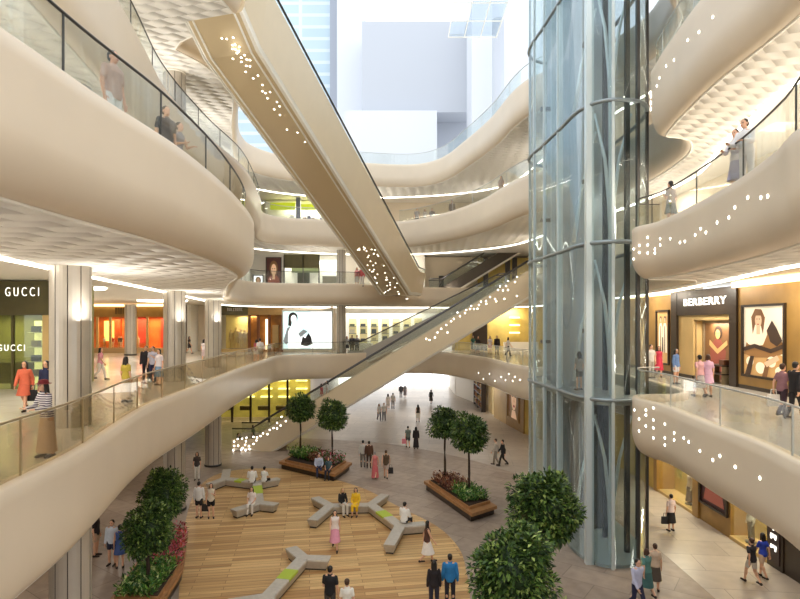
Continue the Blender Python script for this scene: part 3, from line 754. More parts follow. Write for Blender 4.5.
def person(loc, heading, sex, pose, top, bottom, hair, label, group, shoes=(60, 50, 46), face=False, scale=1.0, hat=None):
    b = put('person', cached(('body', pose, sex), body_mesh, pose, sex), skin_m)
    b.location = loc; b.rotation_euler = (0, 0, math.radians(heading)); sc = scale * (1.03 if sex == 'm' else .98); b.scale = (sc, sc, sc)
    tag(b, label, 'person', group)
    tk, tcx = top[0], top[1]; put('top', cached(('top', pose, sex, tk), top_mesh, pose, sex, tk), cloth(tcx, top[2] if len(top) > 2 else None), b)
    bk, bc = bottom[0], bottom[1]; put(bk, cached(('bot', pose, sex, bk), bottom_mesh, pose, sex, bk), cloth(bc, bottom[2] if len(bottom) > 2 else None), b)
    put('hair', cached(('hair', pose, sex, hair[0]), hair_mesh, pose, sex, hair[0]), HAIRC[hair[1]], b)
    if hat: put('hat', cached(('hat', pose, sex), hat_mesh, pose, sex), cloth(hat), b)
    for s in (1, -1): put('shoe', cached(('shoe', pose, sex, s), shoe_mesh, pose, sex, s), cloth(shoes), b)
    if face:
        h = skeleton(pose, sex)['head']
        for s in (1, -1):
            e = put('eye', cached('eye', lambda: MB().ball((0, 0, 0), (.014, .008, .009), 8, 6).mesh('eye', eye_m)), eye_m, b); e.location = h + V((s * .032, -.074, .012))
        m = put('mouth', cached('mouth', lambda: MB().ball((0, 0, 0), (.022, .007, .009), 8, 6).mesh('mouth', lip_m)), lip_m, b); m.location = h + V((0, -.086, -.052))
    return b
G0, F1, F2, F3 = 0.006, 6.5, 12.6, 18.3
GD = 0.035
W_, K_, N_ = (242, 240, 236), (34, 32, 34), (44, 52, 88)
def at(px, py, z): x, y = onz(px, py, z); return (x, y, z)
def crowd(rows, group):
    for r in rows:
        loc, hd, sex, pose, top, bot, hair, label = r[:8]; kw = r[8] if len(r) > 8 else {}
        person(loc, hd, sex, pose, top, bot, hair, label, group, **kw)
BL, BBL, BR = ('long', 'black'), ('bob', 'black'), ('short', 'black')
FC = dict(face=True)
crowd([
 (at(197, 480, GD), 10, 'f', 'stand', ('tee', (70, 62, 60)), ('trousers', (232, 228, 220)), BL, 'woman in dark top and white trousers standing below the long curved balcony'),
 (at(199, 518, GD), 175, 'm', 'stand', ('shirt', W_), ('shorts', K_), BR, 'man in white shirt and black shorts on the deck, seen from the back', FC),
 (at(211, 518, GD), 20, 'f', 'phone', ('vest', (236, 226, 206)), ('shorts', K_), ('long', 'brown'), 'woman in cream top and black shorts beside the white shirted man on the deck', FC),
 (at(335, 550, GD), 5, 'f', 'walk', ('vest', (244, 232, 228)), ('skirt', (232, 160, 184)), BL, 'woman in pink skirt walking across the deck towards us', FC),
 (at(427, 563, GD), 100, 'f', 'walk', ('vest', (92, 60, 52)), ('skirt', (244, 240, 236)), BL, 'long haired woman in white skirt walking at the deck edge', FC),
 (at(450, 607, GD), 175, 'm', 'stand', ('shirt', (46, 128, 190)), ('trousers', (40, 40, 52)), BR, 'man in bright blue shirt with his back turned', FC),
 (at(434, 612, GD), 182, 'f', 'stand', ('shirt', (40, 34, 38)), ('trousers', (44, 44, 62)), BL, 'long haired woman in black beside the man in bright blue'),
 (at(330, 622, GD), 170, 'm', 'phone', ('tee', (30, 30, 34)), ('trousers', (66, 64, 66)), BR, 'man in black shirt holding something up at the bottom of the deck'),
 (at(347, 634, GD), 185, 'f', 'stand', ('tee', (236, 232, 222)), ('shorts', (150, 140, 130)), ('short', 'brown'), 'person in cream shirt behind the long three armed bench'),
 (at(96, 556, G0), 95, 'm', 'stand', ('tee', (40, 32, 34)), ('shorts', (206, 178, 150)), BR, 'person in dark shirt half hidden by the grey column'),
 (at(112, 565, G0), 0, 'm', 'stand', ('shirt', (206, 216, 232)), ('shorts', (40, 46, 74)), BR, 'man in pale blue shirt and navy shorts by the round trees', FC),
 (at(120, 568, G0), 200, 'f', 'stand', ('vest', (60, 84, 140)), ('miniskirt', (64, 88, 146)), ('short', 'black'), 'woman in blue dress next to the pale blue shirted man'),
 (at(363, 467, G0), 178, 'm', 'stand', ('shirt', (208, 204, 196)), ('trousers', (122, 116, 108)), BR, 'man in pale grey shirt and grey trousers in the row of four', FC),
 (at(369, 468, G0), 182, 'm', 'stand', ('shirt', (92, 62, 46)), ('trousers', (70, 52, 42)), BR, 'man in brown clothes in the row of four'),
 (at(375, 479, G0), 170, 'f', 'walk', ('vest', (206, 120, 118)), ('longskirt', (212, 108, 112)), ('short', 'grey'), 'woman in rose red long dress in the row of four'),
 (at(386, 479, G0), 178, 'm', 'walk', ('vest', (92, 72, 52)), ('shorts', (206, 186, 176)), ('short', 'brown'), 'person in brown vest and pale shorts in the row of four'),
 (at(408, 448, G0), 185, 'f', 'walk', ('tee', (120, 130, 118)), ('shorts', (90, 90, 86)), BR, 'woman in grey green shirt carrying a pink bag'),
 (at(416, 449, G0), 175, 'f', 'stand', ('jacket', (44, 36, 36)), ('longskirt', (44, 36, 38)), BL, 'woman in long dark coat beside the pink bag'),
 (at(418, 422, G0), 185, 'f', 'stand', ('vest', (56, 50, 46)), ('skirt', (240, 236, 228)), BL, 'woman in dark top and white skirt on the bright walkway'),
 (at(379, 421, G0), 20, 'f', 'walk', ('tee', (244, 240, 238)), ('trousers', (60, 50, 56)), BL, 'woman in white shirt and dark trousers walking in from the exit'),
 (at(384, 421, G0), -10, 'm', 'stand', ('tee', (236, 234, 232)), ('trousers', (48, 44, 50)), BR, 'man in white shirt walking in from the exit beside a woman'),
 (at(388, 409, G0), 180, 'f', 'stand', ('tee', (226, 220, 216)), ('skirt', (214, 206, 200)), BL, 'pale dressed woman farther along the bright walkway'),
 (at(393, 409, G0), 170, 'm', 'stand', ('tee', (190, 186, 184)), ('trousers', (130, 124, 124)), BR, 'grey dressed man farther along the bright walkway'),
 (at(401, 398, G0), 180, 'm', 'stand', ('shirt', (120, 122, 134)), ('trousers', (96, 96, 104)), BR, 'man in slate grey near the bright exit glass'),
 (at(405, 398, G0), 185, 'f', 'stand', ('tee', (170, 168, 176)), ('skirt', (160, 150, 156)), BL, 'woman in grey near the bright exit glass'),
 (at(431, 404, G0), 160, 'f', 'walk', ('shirt', (60, 56, 56)), ('skirt', (90, 84, 82)), BBL, 'dark dressed person above the round tree by the shelf shop'),
 (at(496, 465, G0), 250, 'm', 'stride', ('shirt', (196, 188, 176)), ('trousers', (150, 140, 126)), ('short', 'brown'), 'man in beige walking beside the man in black'),
 (at(503, 466, G0), 265, 'm', 'walk', ('jacket', (34, 32, 34)), ('trousers', (40, 38, 40)), BR, 'man all in black striding along the bright walkway', FC),
 (at(671, 531, G0), 190, 'f', 'stand', ('tee', (232, 210, 208)), ('skirt', (36, 32, 34)), ('short', 'black'), 'woman in pale pink shirt and black skirt before the gold shop windows', FC),
 (at(647, 597, G0), 195, 'f', 'walk', ('tee', (92, 140, 134)), ('skirt', (70, 110, 108)), ('bob', 'brown'), 'woman in teal dress at the foot of the glass shaft', FC),
 (at(655, 591, G0), 165, 'f', 'stand', ('tee', (222, 196, 170)), ('skirt', (96, 84, 74)), ('bun', 'brown'), 'woman in beige top beside the teal dress', FC),
 (at(637, 612, G0), 20, 'm', 'walk', ('shirt', (204, 206, 232)), ('trousers', (42, 44, 74)), BR, 'man in pale lilac shirt with a dark shoulder strap', FC),
 (at(752, 584, G0), 190, 'f', 'walk', ('tee', (52, 48, 52)), ('shorts', (216, 208, 200)), ('bun', 'brown'), 'woman in black shirt and white shorts by the lit shop window', FC),
 (at(763, 578, G0), 200, 'f', 'stride', ('tee', (46, 72, 190)), ('shorts', (226, 196, 172)), BL, 'woman in vivid blue top by the lit shop window', FC),
], 'shoppers on the ground floor')
# an upstairs crowd
crowd([
 (at(25, 411, F1), 10, 'f', 'walk', ('jacket', (222, 112, 82)), ('miniskirt', (214, 106, 78)), BL, 'woman in short orange dress walking before the olive shopfront', FC),
 (at(46, 412, F1), 0, 'f', 'stand', ('shirt', (34, 40, 76)), ('skirt', (170, 40, 44)), BL, 'woman in navy top and red skirt before the olive shopfront', FC),
 (at(47, 457, F1), -25, 'f', 'rail', ('shirt', (84, 66, 96), 'striped'), ('longskirt', (206, 178, 150)), BL, 'woman in striped top and dark red hat leaning at the bronze rail', dict(face=True, hat=(120, 34, 40))),
 (at(100, 380, F1), 100, 'f', 'walk', ('tee', (232, 160, 178)), ('trousers', (232, 220, 212)), BL, 'woman in pink top walking past the orange shop', FC),
 (at(126, 402, F1), 160, 'f', 'stand', ('tee', (196, 176, 70)), ('longskirt', (206, 182, 140)), BL, 'woman in mustard yellow dress behind the bronze rail', FC),
 (at(146, 381, F1), 10, 'm', 'stand', ('jacket', (36, 34, 44)), ('trousers', (34, 34, 46)), BR, 'man in black suit, beside the tall clad column', FC),
 (at(153, 382, F1), -5, 'm', 'phone', ('tee', (190, 190, 214)), ('trousers', (40, 44, 84)), BR, 'person in lilac grey shirt and navy trousers by the black suit', FC),
 (at(159, 385, F1), -15, 'f', 'stand', ('tee', (226, 218, 226)), ('skirt', (120, 150, 186)), BBL, 'woman in white top and pale blue skirt by the tall column', FC),
 (at(177, 369, F1), 100, 'f', 'walk', ('tee', (226, 222, 220)), ('shorts', (110, 96, 96)), BL, 'woman in white passing behind the tall clad column'),
 (at(189, 354, F1), 90, 'f', 'walk', ('tee', (52, 44, 42)), ('shorts', (60, 52, 50)), BL, 'dark dressed woman walking on the pale empty stretch upstairs'),
 (at(204, 361, F1), 175, 'f', 'stand', ('tee', (196, 186, 188)), ('skirt', (170, 150, 150)), BL, 'woman in pale grey between the two clad columns upstairs'),
 (at(210, 361, F1), 190, 'f', 'stand', ('tee', (40, 96, 76), 'striped'), ('skirt', (40, 60, 54)), BL, 'woman in green striped top beside the slim clad column'),
 (at(256, 362, F1), 160, 'f', 'rail', ('tee', (150, 66, 74)), ('shorts', (226, 216, 210)), BL, 'woman in wine red top at the curved end of the long balcony'),
 (at(260, 362, F1), -160, 'm', 'stand', ('tee', (232, 226, 222)), ('shorts', (180, 170, 166)), BR, 'man in white shirt at the curved end of the long balcony'),
 (at(347, 354, F1), 30, 'f', 'stand', ('tee', (238, 236, 238)), ('miniskirt', (70, 66, 80)), BL, 'woman in white before the white shop, first of three'),
 (at(352, 354, F1), -10, 'm', 'stand', ('shirt', (88, 88, 100)), ('trousers', (70, 70, 80)), BR, 'man in dark grey before the white shop, middle of three'),
 (at(357, 354, F1), 10, 'm', 'stand', ('tee', (160, 160, 172)), ('trousers', (90, 90, 100)), BR, 'man in mid grey before the white shop, last of three'),
 (at(473, 353, F1), 0, 'f', 'stand', ('tee', (60, 110, 106)), ('skirt', (50, 74, 72)), BL, 'woman in teal by the yellow upper shop'),
 (at(478, 354, F1), 15, 'f', 'stand', ('shirt', (46, 44, 46)), ('skirt', (50, 46, 48)), BL, 'woman in black by the yellow upper shop'),
 (at(490, 354, F1), -20, 'f', 'stand', ('tee', (240, 226, 226)), ('shorts', (190, 60, 60)), BL, 'woman in white top and red shorts by the yellow upper shop'),
 (at(497, 355, F1), 10, 'm', 'stand', ('jacket', (40, 32, 32)), ('trousers', (46, 40, 40)), BR, 'man in black jacket by the yellow upper shop'),
 (at(508, 356, F1), 100, 'f', 'walk', ('tee', (232, 226, 222)), ('trousers', (60, 56, 58)), BL, 'woman in white walking near the lift shaft by the yellow shop'),
 (at(651, 378, F1), 20, 'm', 'stand', ('tee', (216, 214, 204)), ('trousers', (190, 184, 172)), BR, 'person in cream beside the shaft, in front of the small poster'),
 (at(659, 377, F1), -20, 'f', 'walk', ('vest', (206, 60, 84)), ('skirt', (200, 52, 76)), BL, 'woman in raspberry red dress before the small portrait poster', FC),
 (at(676, 384, F1), 30, 'f', 'stand', ('shirt', (120, 156, 216)), ('shorts', (230, 232, 240)), BL, 'woman in light blue top by the gold shop entrance', FC),
 (at(700, 397, F1), 185, 'f', 'walk', ('tee', (222, 172, 176)), ('skirt', (70, 62, 70), 'striped'), ('short', 'black'), 'woman in pink top and dark striped skirt going into the gold shop'),
 (at(708, 397, F1), 175, 'f', 'stand', ('tee', (214, 176, 206)), ('miniskirt', (216, 178, 206)), ('bob', 'brown'), 'woman in short mauve dress going into the gold shop'),
 (at(782, 417, F1), 110, 'f', 'walk', ('tee', (150, 110, 120)), ('trousers', (60, 42, 56)), ('short', 'brown'), 'woman in plum with a white bag under the big poster', FC),
 (at(795, 420, F1), 100, 'm', 'stride', ('jacket', (36, 32, 36)), ('trousers', (34, 32, 36)), BR, 'man in black suit striding under the big poster', FC),
 (at(579, 390, F1), 200, 'f', 'stand', ('tee', (170, 164, 158)), ('shorts', (84, 78, 76)), BL, 'woman in grey standing inside the glass shaft'),
], 'shoppers on the first gallery')
def behind(px, z, Y, dx=0): return ((px - CX) / F * Y + dx, Y, z)
crowd([
 (behind(113, F2, 10.2), 75, 'm', 'stand', ('tee', (206, 176, 160)), ('trousers', (244, 242, 240)), BR, 'man in white trousers standing at the upper dark rail', FC),
 (behind(166, F2, 12.8), 60, 'm', 'stand', ('tee', (80, 76, 80)), ('trousers', (84, 82, 88)), BR, 'person in dark grey leaning over the upper rail, near the man in white trousers'),
 (behind(177, F2, 13.6), 70, 'f', 'rail', ('vest', (150, 146, 150)), ('longskirt', (100, 96, 100)), BR, 'person in pale top and grey skirt looking over the upper rail'),
 (behind(357, F2, 49.0), 20, 'f', 'stand', ('tee', (230, 150, 150)), ('skirt', (236, 226, 222)), BL, 'woman in salmon pink beside the great escalator foot'),
 (behind(362, F2, 49.0), -20, 'm', 'stand', ('shirt', (190, 92, 92)), ('trousers', (226, 220, 216)), BR, 'man in faded red beside the great escalator foot'),
 (behind(671, F2, 19.2), 200, 'f', 'phone', ('tee', (176, 158, 150)), ('miniskirt', (120, 116, 112)), ('short', 'black'), 'woman in taupe alone on the upper balcony beside the shaft', FC),
 (behind(737, F2, 14.1), -60, 'f', 'rail', ('shirt', (232, 226, 230)), ('skirt', (170, 168, 196)), ('short', 'brown'), 'woman in white with lilac skirt at the upper rail', FC),
 (behind(747, F2, 13.6), -70, 'm', 'rail', ('shirt', (240, 238, 240)), ('trousers', (226, 224, 226)), BR, 'man all in white at the upper rail', FC),
], 'shoppers on the second gallery')
crowd([
 (behind(417, F3, 52.0), 0, 'm', 'stand', ('tee', (168, 156, 148)), ('trousers', (140, 130, 124)), BR, 'taupe dressed man, one of three side by side on the third gallery'),
 (behind(425, F3, 52.0), 10, 'f', 'stand', ('tee', (206, 196, 188)), ('skirt', (150, 138, 130)), BL, 'beige dressed woman, one of three side by side on the third gallery'),
 (behind(432, F3, 52.0), -10, 'm', 'stand', ('tee', (120, 110, 108)), ('trousers', (110, 102, 98)), BR, 'dark taupe dressed man, one of three side by side on the third gallery'),
 (behind(452, F3, 48.6), 0, 'm', 'stand', ('shirt', (128, 112, 104)), ('trousers', (130, 116, 108)), BR, 'brown dressed man alone at the third gallery rail'),
 (behind(501, F3, 40.2), -40, 'f', 'stand', ('tee', (150, 120, 108)), ('skirt', (196, 170, 150)), BL, 'woman in tan high on the third gallery rail beside the shaft'),
], 'shoppers on the third gallery')

def rider(px, hd, sex, pose, top, bot, hair, label, dy=.35):
    X = (px - CX) / F * 42.3; z = .03 + (X + 10.9) / 20.8 * 12.57 + .1
    person((X, 42.3 + dy, z), hd, sex, pose, top, bot, hair, label, 'people riding the long escalator')
rider(321, 90, 'f', 'stand', ('tee', (206, 110, 110)), ('shorts', (230, 214, 206)), BL, 'woman in coral top riding the long beige escalator')
rider(328, -90, 'f', 'stand', ('tee', (240, 234, 230)), ('skirt', (236, 230, 226)), BL, 'woman all in white riding the long beige escalator', -.4)
rider(237, 90, 'm', 'stand', ('shirt', (60, 60, 50)), ('trousers', (54, 50, 44)), BR, 'dark dressed man low on the long beige escalator')
rider(252, 90, 'f', 'stand', ('tee', (90, 104, 60)), ('trousers', (70, 66, 52)), BL, 'woman in moss green low on the long beige escalator')
# ------------------------------------------------------------------ benches
def bench(nodes, edges, label, inlays, grp='branching stone benches'):
    W = {k: onz(px, py, 0.45) for k, (px, py) in nodes.items()}
    deg = {}
    for a, b in edges: deg[a] = deg.get(a, 0) + 1; deg[b] = deg.get(b, 0) + 1
    c = W[edges[0][0]]
    root = empty('bench', (c[0], c[1], GD), label, 'bench', grp)
    for a, b in edges:
        p, q = Vector(W[a]), Vector(W[b]); d = (q - p).normalized(); n = Vector((-d.y, d.x)); L = (q - p).length
        sec = [(-.16, GD + .06), (-.25, .40), (-.23, .45), (.23, .45), (.25, .40), (.16, GD + .06)]
        mb = MB(); vs = []
        for t, end in ((0, deg[a] == 1), (L, deg[b] == 1)):
            for o, z in sec:
                e = 0.0
                if end: e = (-1 if t == 0 else 1) * (.45 - z) * -0.35
                r = p + d * (t + e) + n * o; vs.append((r.x, r.y, z))
        k = len(sec)
        mb.add(vs, [(i, (i + 1) % k, k + (i + 1) % k, k + i) for i in range(k)] + [tuple(range(k))[::-1], tuple(range(k, 2 * k))])
        mb.build('arm', stone_b, root)
        MB().obox(p + d * .12, q - d * .12, .30, GD, GD + .07).build('plinth', dsteel, root)
    for k, v_ in W.items():
        if deg[k] > 1:
            mb = MB(); vs = []
            for r, z in ((.185, GD + .06), (.275, .40), (.255, .451)):
                vs += [(v_[0] + r * math.cos(PI * j / 6), v_[1] + r * math.sin(PI * j / 6), z) for j in range(12)]
            fs = [(i * 12 + j, i * 12 + (j + 1) % 12, (i + 1) * 12 + (j + 1) % 12, (i + 1) * 12 + j) for i in range(2) for j in range(12)]
            mb.add(vs, fs + [tuple(range(24, 36)), tuple(range(12))[::-1]]); mb.build('hub', stone_b, root)
    for a, b, t0, t1 in inlays:
        p, q = Vector(W[a]), Vector(W[b])
        MB().obox(p.lerp(q, t0), p.lerp(q, t1), .505, .36, .456).build('lime_inlay', lime, root)
bench({'a': (209, 484), 'n': (225, 478), 'u': (227, 469), 'm': (257, 482), 'r': (279, 478), 'k': (259, 502), 'l': (233, 510), 's': (277, 504)},
      [('n', 'a'), ('n', 'u'), ('n', 'm'), ('m', 'r'), ('m', 'k'), ('k', 'l'), ('k', 's')], 'branching grey stone bench under the pair with backs turned in white shirts', [('n', 'm', .38, .6), ('m', 'k', .2, .6)])
bench({'a': (315, 497), 'c': (312, 520), 'n': (330, 505), 'm': (371, 504), 'u': (385, 494), 'k': (400, 525), 'l': (389, 545), 'r': (425, 523)},
      [('n', 'a'), ('n', 'c'), ('n', 'm'), ('m', 'u'), ('m', 'k'), ('k', 'l'), ('k', 'r')], 'branching grey stone bench with the yellow dressed sitter', [('m', 'k', .35, .62)])
bench({'a': (291, 547), 'r': (330, 558), 'n': (303, 557), 'm': (267, 596), 'l': (228, 602), 'd': (272, 622)},
      [('n', 'a'), ('n', 'r'), ('n', 'm'), ('m', 'l'), ('m', 'd')], 'branching grey stone bench, empty, below the pink skirted walker', [('n', 'm', .35, .6)])
# ------------------------------------------------------------------ people sitting
def seat(px, py, z=.45): x, y = onz(px, py, z); return x, y
def sit(px, py, hd, dz, sex, top, bot, hair, label, **kw):
    x, y = seat(px, py, .45 + dz); person((x, y, dz), hd, sex, 'sit', top, bot, hair, label, 'people sitting down', **kw)
sit(252, 483, 190, .01, 'm', ('shirt', W_), ('trousers', K_), BR, 'man in white shirt sitting with his back turned, beside a smaller white shirt')
sit(264, 482, 165, .01, 'f', ('tee', W_), ('trousers', (44, 40, 40)), BR, 'woman in white tee sitting with her back turned on the branching bench')
sit(252, 504, 0, .01, 'f', ('tee', (244, 232, 226)), ('trousers', (240, 234, 226)), BL, 'woman all in white sitting on the front fork of the bench', face=True)
sit(342, 505, 30, .01, 'f', ('shirt', (36, 34, 34)), ('trousers', (226, 220, 208)), ('long', 'blond'), 'blond woman in black top sitting beside the yellow dress', face=True)
sit(356, 505, -5, .01, 'f', ('shirt', (238, 196, 46)), ('skirt', (238, 196, 46)), BBL, 'woman in yellow dress sitting on the branching bench', face=True)
sit(404, 523, 150, .01, 'm', ('shirt', W_), ('trousers', (48, 44, 44)), BR, 'man in white shirt sitting alone at the joint of the bench')
# ------------------------------------------------------------------ planters, trees, flowers
def leaf_mats(tag_, cs): return [mat('leaf_%s_%d' % (tag_, i), c, 0.42, spec=0.4) for i, c in enumerate(cs)]
LG = leaf_mats('tree', [(62, 90, 38), (98, 126, 54), (38, 62, 28), (156, 174, 96)])
LR = leaf_mats('red', [(120, 66, 44), (164, 104, 70), (92, 50, 40), (206, 168, 130)])
LB = leaf_mats('bed', [(70, 120, 44), (120, 156, 66), (52, 92, 40), (196, 206, 140)])
LF = leaf_mats('flower', [(70, 110, 44), (206, 96, 110), (236, 206, 206), (96, 140, 60)])
def leaf(mb, c, d, up, L, Wd, mi):
    d = d.normalized(); sd = d.cross(up)
    if sd.length < .05: sd = d.cross(Vector((1, 0, 0)))
    sd.normalize(); nr = sd.cross(d)
    a = c; m1 = c + d * L * .5 + nr * L * .10; t = c + d * L - nr * L * .04
    mb.add([a, m1 + sd * Wd / 2, t, m1 - sd * Wd / 2], [(0, 1, 2, 3)], mi, False)
def crown_mesh(n, r, ls, seed, core=True, squash=.92):
    rd = random.Random(seed); mb = MB()
    blobs = [(Vector((0, 0, 0)), r * .80)]
    for k in range(22):
        a = rd.uniform(0, 2 * PI); e = rd.uniform(-.9, 1.0); q = math.sqrt(max(0, 1 - e * e))
        blobs.append((Vector((q * math.cos(a), q * math.sin(a), e * squash)) * r * rd.uniform(.60, .78), r * rd.uniform(.22, .40)))
    if core:
        mb.ball((0, 0, 0), (r * .66, r * .66, r * .62), 14, 10, 2)
    for i in range(n):
        c, br = blobs[0] if rd.random() < .22 else rd.choice(blobs)
        while True:
            v = Vector((rd.uniform(-1, 1), rd.uniform(-1, 1), rd.uniform(-1, 1)))
            if .1 < v.length < 1: break
        v.normalize(); p = c + v * br * rd.uniform(.80, 1.04)
        d = v + Vector((rd.uniform(-.8, .8), rd.uniform(-.8, .8), rd.uniform(-.9, .5)))
        x = rd.random(); mi = 0 if x < .4 else 1 if x < .68 else 2 if x < .88 else 3
        leaf(mb, p, d, Vector((0, 0, 1)), ls * rd.uniform(.7, 1.25), ls * .5, mi)
    return mb.mesh('foliage', LG)
CRN = {'fine': crown_mesh(5200, 1.0, .16, 3), 'mid': crown_mesh(2600, 1.0, .20, 5)}
def tree(x, y, z0, trunk, r, kind, rz, label, squash=1.0):
    root = empty('round_tree', (x, y, z0), label, 'tree', 'clipped round trees')
    mb = MB(); rd = random.Random(int(x * 100)); zc = trunk + r * .8
    mb.tube([(x + rd.uniform(-.02, .02), y + rd.uniform(-.02, .02), z0 - .03 + trunk * t) for t in (0, .25, .5, .75, 1.05)], .075, 8, 0, .05)
    mb.build('trunk', bark, root)
    for k in range(4):
        a = rz + k * PI / 2
        MB().tube([(x, y, z0 + trunk * .95), (x + .25 * r * math.cos(a), y + .25 * r * math.sin(a), z0 + trunk + .3 * r), (x + .5 * r * math.cos(a), y + .5 * r * math.sin(a), z0 + trunk + .75 * r)], .035, 6, 0, .015).build('branch', bark, root)
    o = link('foliage', CRN[kind], root); o.location = (0, 0, zc); o.scale = (r, r, r * squash); o.rotation_euler = (0, 0, rz)
def planter(poly, z, label, ledge=.28):
    P_ = [Vector(p) for p in poly]; c = sum(P_, Vector((0, 0))) / len(P_)
    root = empty('planter', (c.x, c.y, z), label, 'planter', 'timber planters')
    inn = [tuple(c + (p - c) * .84) for p in P_]
    MB().prism([tuple(c + (p - c) * .93) for p in P_], z, z + .30).build('plinth', dbrown, root)
    MB().prism([tuple(p) for p in P_], z + .30, z + .46).build('ledge_bench', wood_p, root)
    MB().prism(inn, z + .46, z + .60).build('bed_edge', wood_p, root)
    MB().prism([tuple(c + (p - c) * .80) for p in P_], z + .58, z + .62).build('soil', soil_m, root)
    return z + .62
def bed(region, z, n, hgt, ls, mats, label, seed, nm='foliage'):
    """low plants crowded together in a planter: nobody could count them"""
    rd = random.Random(seed); mb = MB(); (ax, ay), (bx, by), w_ = region
    d = Vector((bx - ax, by - ay)); n_ = Vector((-d.y, d.x)).normalized()
    for i in range(n):
        p = Vector((ax, ay)) + d * rd.random() + n_ * rd.uniform(-w_ / 2, w_ / 2)
        hh = hgt * rd.uniform(.3, 1)
        base = Vector((p.x, p.y, z + hh * rd.random()))
        x = rd.random(); mi = 0 if x < .38 else 1 if x < .66 else 2 if x < .86 else 3
        leaf(mb, base, Vector((rd.uniform(-1, 1), rd.uniform(-1, 1), rd.uniform(.1, 1.2))), Vector((0, 0, 1)), ls * rd.uniform(.7, 1.3), ls * .45, mi)
    o = mb.build(nm, mats, None, origin=(ax, ay, z)); tag(o, label, 'plants', None, 'stuff')
# planter behind the deck, two trees
A_, B_, C_ = onz(279, 463, .4), onz(335, 476, .4), onz(352, 464, .4)
D_ = (A_[0] + C_[0] - B_[0], A_[1] + C_[1] - B_[1])
z = planter([A_, B_, C_, D_], 0.036, 'timber planter with ledge and two round trees where a couple sits')
mid = lambda p, q, t=.5: (p[0] + (q[0] - p[0]) * t, p[1] + (q[1] - p[1]) * t)
m0, m1 = mid(A_, D_), mid(B_, C_)
tree(*mid(m0, m1, .22), z, 2.35, .98, 'mid', .3, 'round tree with dark trunk in front of the yellow lit ground shop')
tree(*mid(m0, m1, .80), z, 2.15, 1.02, 'mid', 1.3, 'round tree with dark trunk right in front of the long beige escalator')
bed((mid(m0, m1, .12), mid(m0, m1, .5), 1.3), z, 1000, .7, .22, LB, 'pale green leafy plants at one end of the couple\'s planter', 11)
bed((mid(m0, m1, .45), mid(m0, m1, .66), 1.3), z, 600, .6, .2, LR, 'reddish low plants between the two trees of the couple\'s planter', 12)
bed((mid(m0, m1, .64), mid(m0, m1, .9), 1.4), z, 900, .7, .2, LF, 'green plants with pink and white flowers beside the sitting couple', 13)
x, y = mid(A_, B_, .70); person((x + .05, y + .35, .06), 10, 'm', 'sit', ('shirt', (196, 204, 224)), ('trousers', (60, 66, 92)), BR, 'man in pale blue shirt sitting on the planter ledge', 'people sitting down')
x, y = mid(A_, B_, .87); person((x + .05, y + .35, .06), -5, 'f', 'sit', ('tee', (72, 100, 110)), ('trousers', (50, 56, 70)), BL, 'woman in dark teal sitting on the planter ledge', 'people sitting down')
# planter by the shaft, two trees
A_, B_, C_ = onz(424, 482, .4), onz(472, 515, .4), onz(497, 507, .4)
D_ = (A_[0] + C_[0] - B_[0], A_[1] + C_[1] - B_[1])
z = planter([A_, B_, C_, D_], 0.006, 'long timber planter with red brown and green plants on the brown paving')
m0, m1 = mid(A_, D_), mid(B_, C_)
tree(*mid(m0, m1, .22), z, 2.45, .94, 'mid', 2.1, 'round tree rising from the red brown plants, partly before the bright exit')
tree(*mid(m0, m1, .72), z, 2.35, 1.02, 'mid', 0.8, 'round tree rising from the green plants beside the lit portrait panel')
bed((mid(m0, m1, .14), mid(m0, m1, .58), 1.25), z, 1500, .5, .17, LR, 'red brown plants filling one half of the long planter', 21)
bed((mid(m0, m1, .58), mid(m0, m1, .88), 1.25), z, 1000, .55, .19, LB, 'bright green plants filling the other half of the long planter', 22)
# planter at the bottom of the picture with the two big trees
z = planter([(1.6, 12.4), (3.7, 11.8), (5.5, 17.4), (3.5, 18.1)], 0.006, 'timber planter under the two big round trees')
tree(4.35, 16.9, z, 2.2, 1.18, 'fine', .2, 'big round tree nearer the glass shaft, rear one of the two big trees')
tree(2.72, 13.4, z, 2.02, 1.05, 'fine', 1.7, 'big round tree cut by the picture edge, front one of the two big trees')
bed(((2.7, 12.6), (4.5, 17.2), 1.4), z, 900, .4, .18, LB, 'green plants under the two big round trees', 31)
# planter on the other side of the deck
z = planter([(-9.3, 17.6), (-7.55, 17.4), (-7.9, 20.4), (-9.0, 23.8), (-10.3, 23.6)], 0.006, 'timber planter full of flowers beside the deck edge and grey column')
tree(-8.42, 18.7, z, 1.2, .88, 'fine', 2.6, 'small round tree above the bright flowers beside the deck')
tree(-9.45, 22.4, z, 1.2, .95, 'fine', 3.9, 'small round tree half hidden behind its twin beside the deck')
bed(((-8.5, 17.8), (-8.6, 20.2), 1.2), z, 1500, .55, .17, LB, 'bright green plants around the trunk of the small round tree', 41)
bed(((-8.3, 20.0), (-9.4, 23.4), 1.0), z, 900, .6, .17, leaf_mats('rose', [(160, 60, 70), (206, 110, 120), (96, 110, 60), (196, 80, 60)]), 'rose red flowers behind the bright green plants at the deck edge', 42)
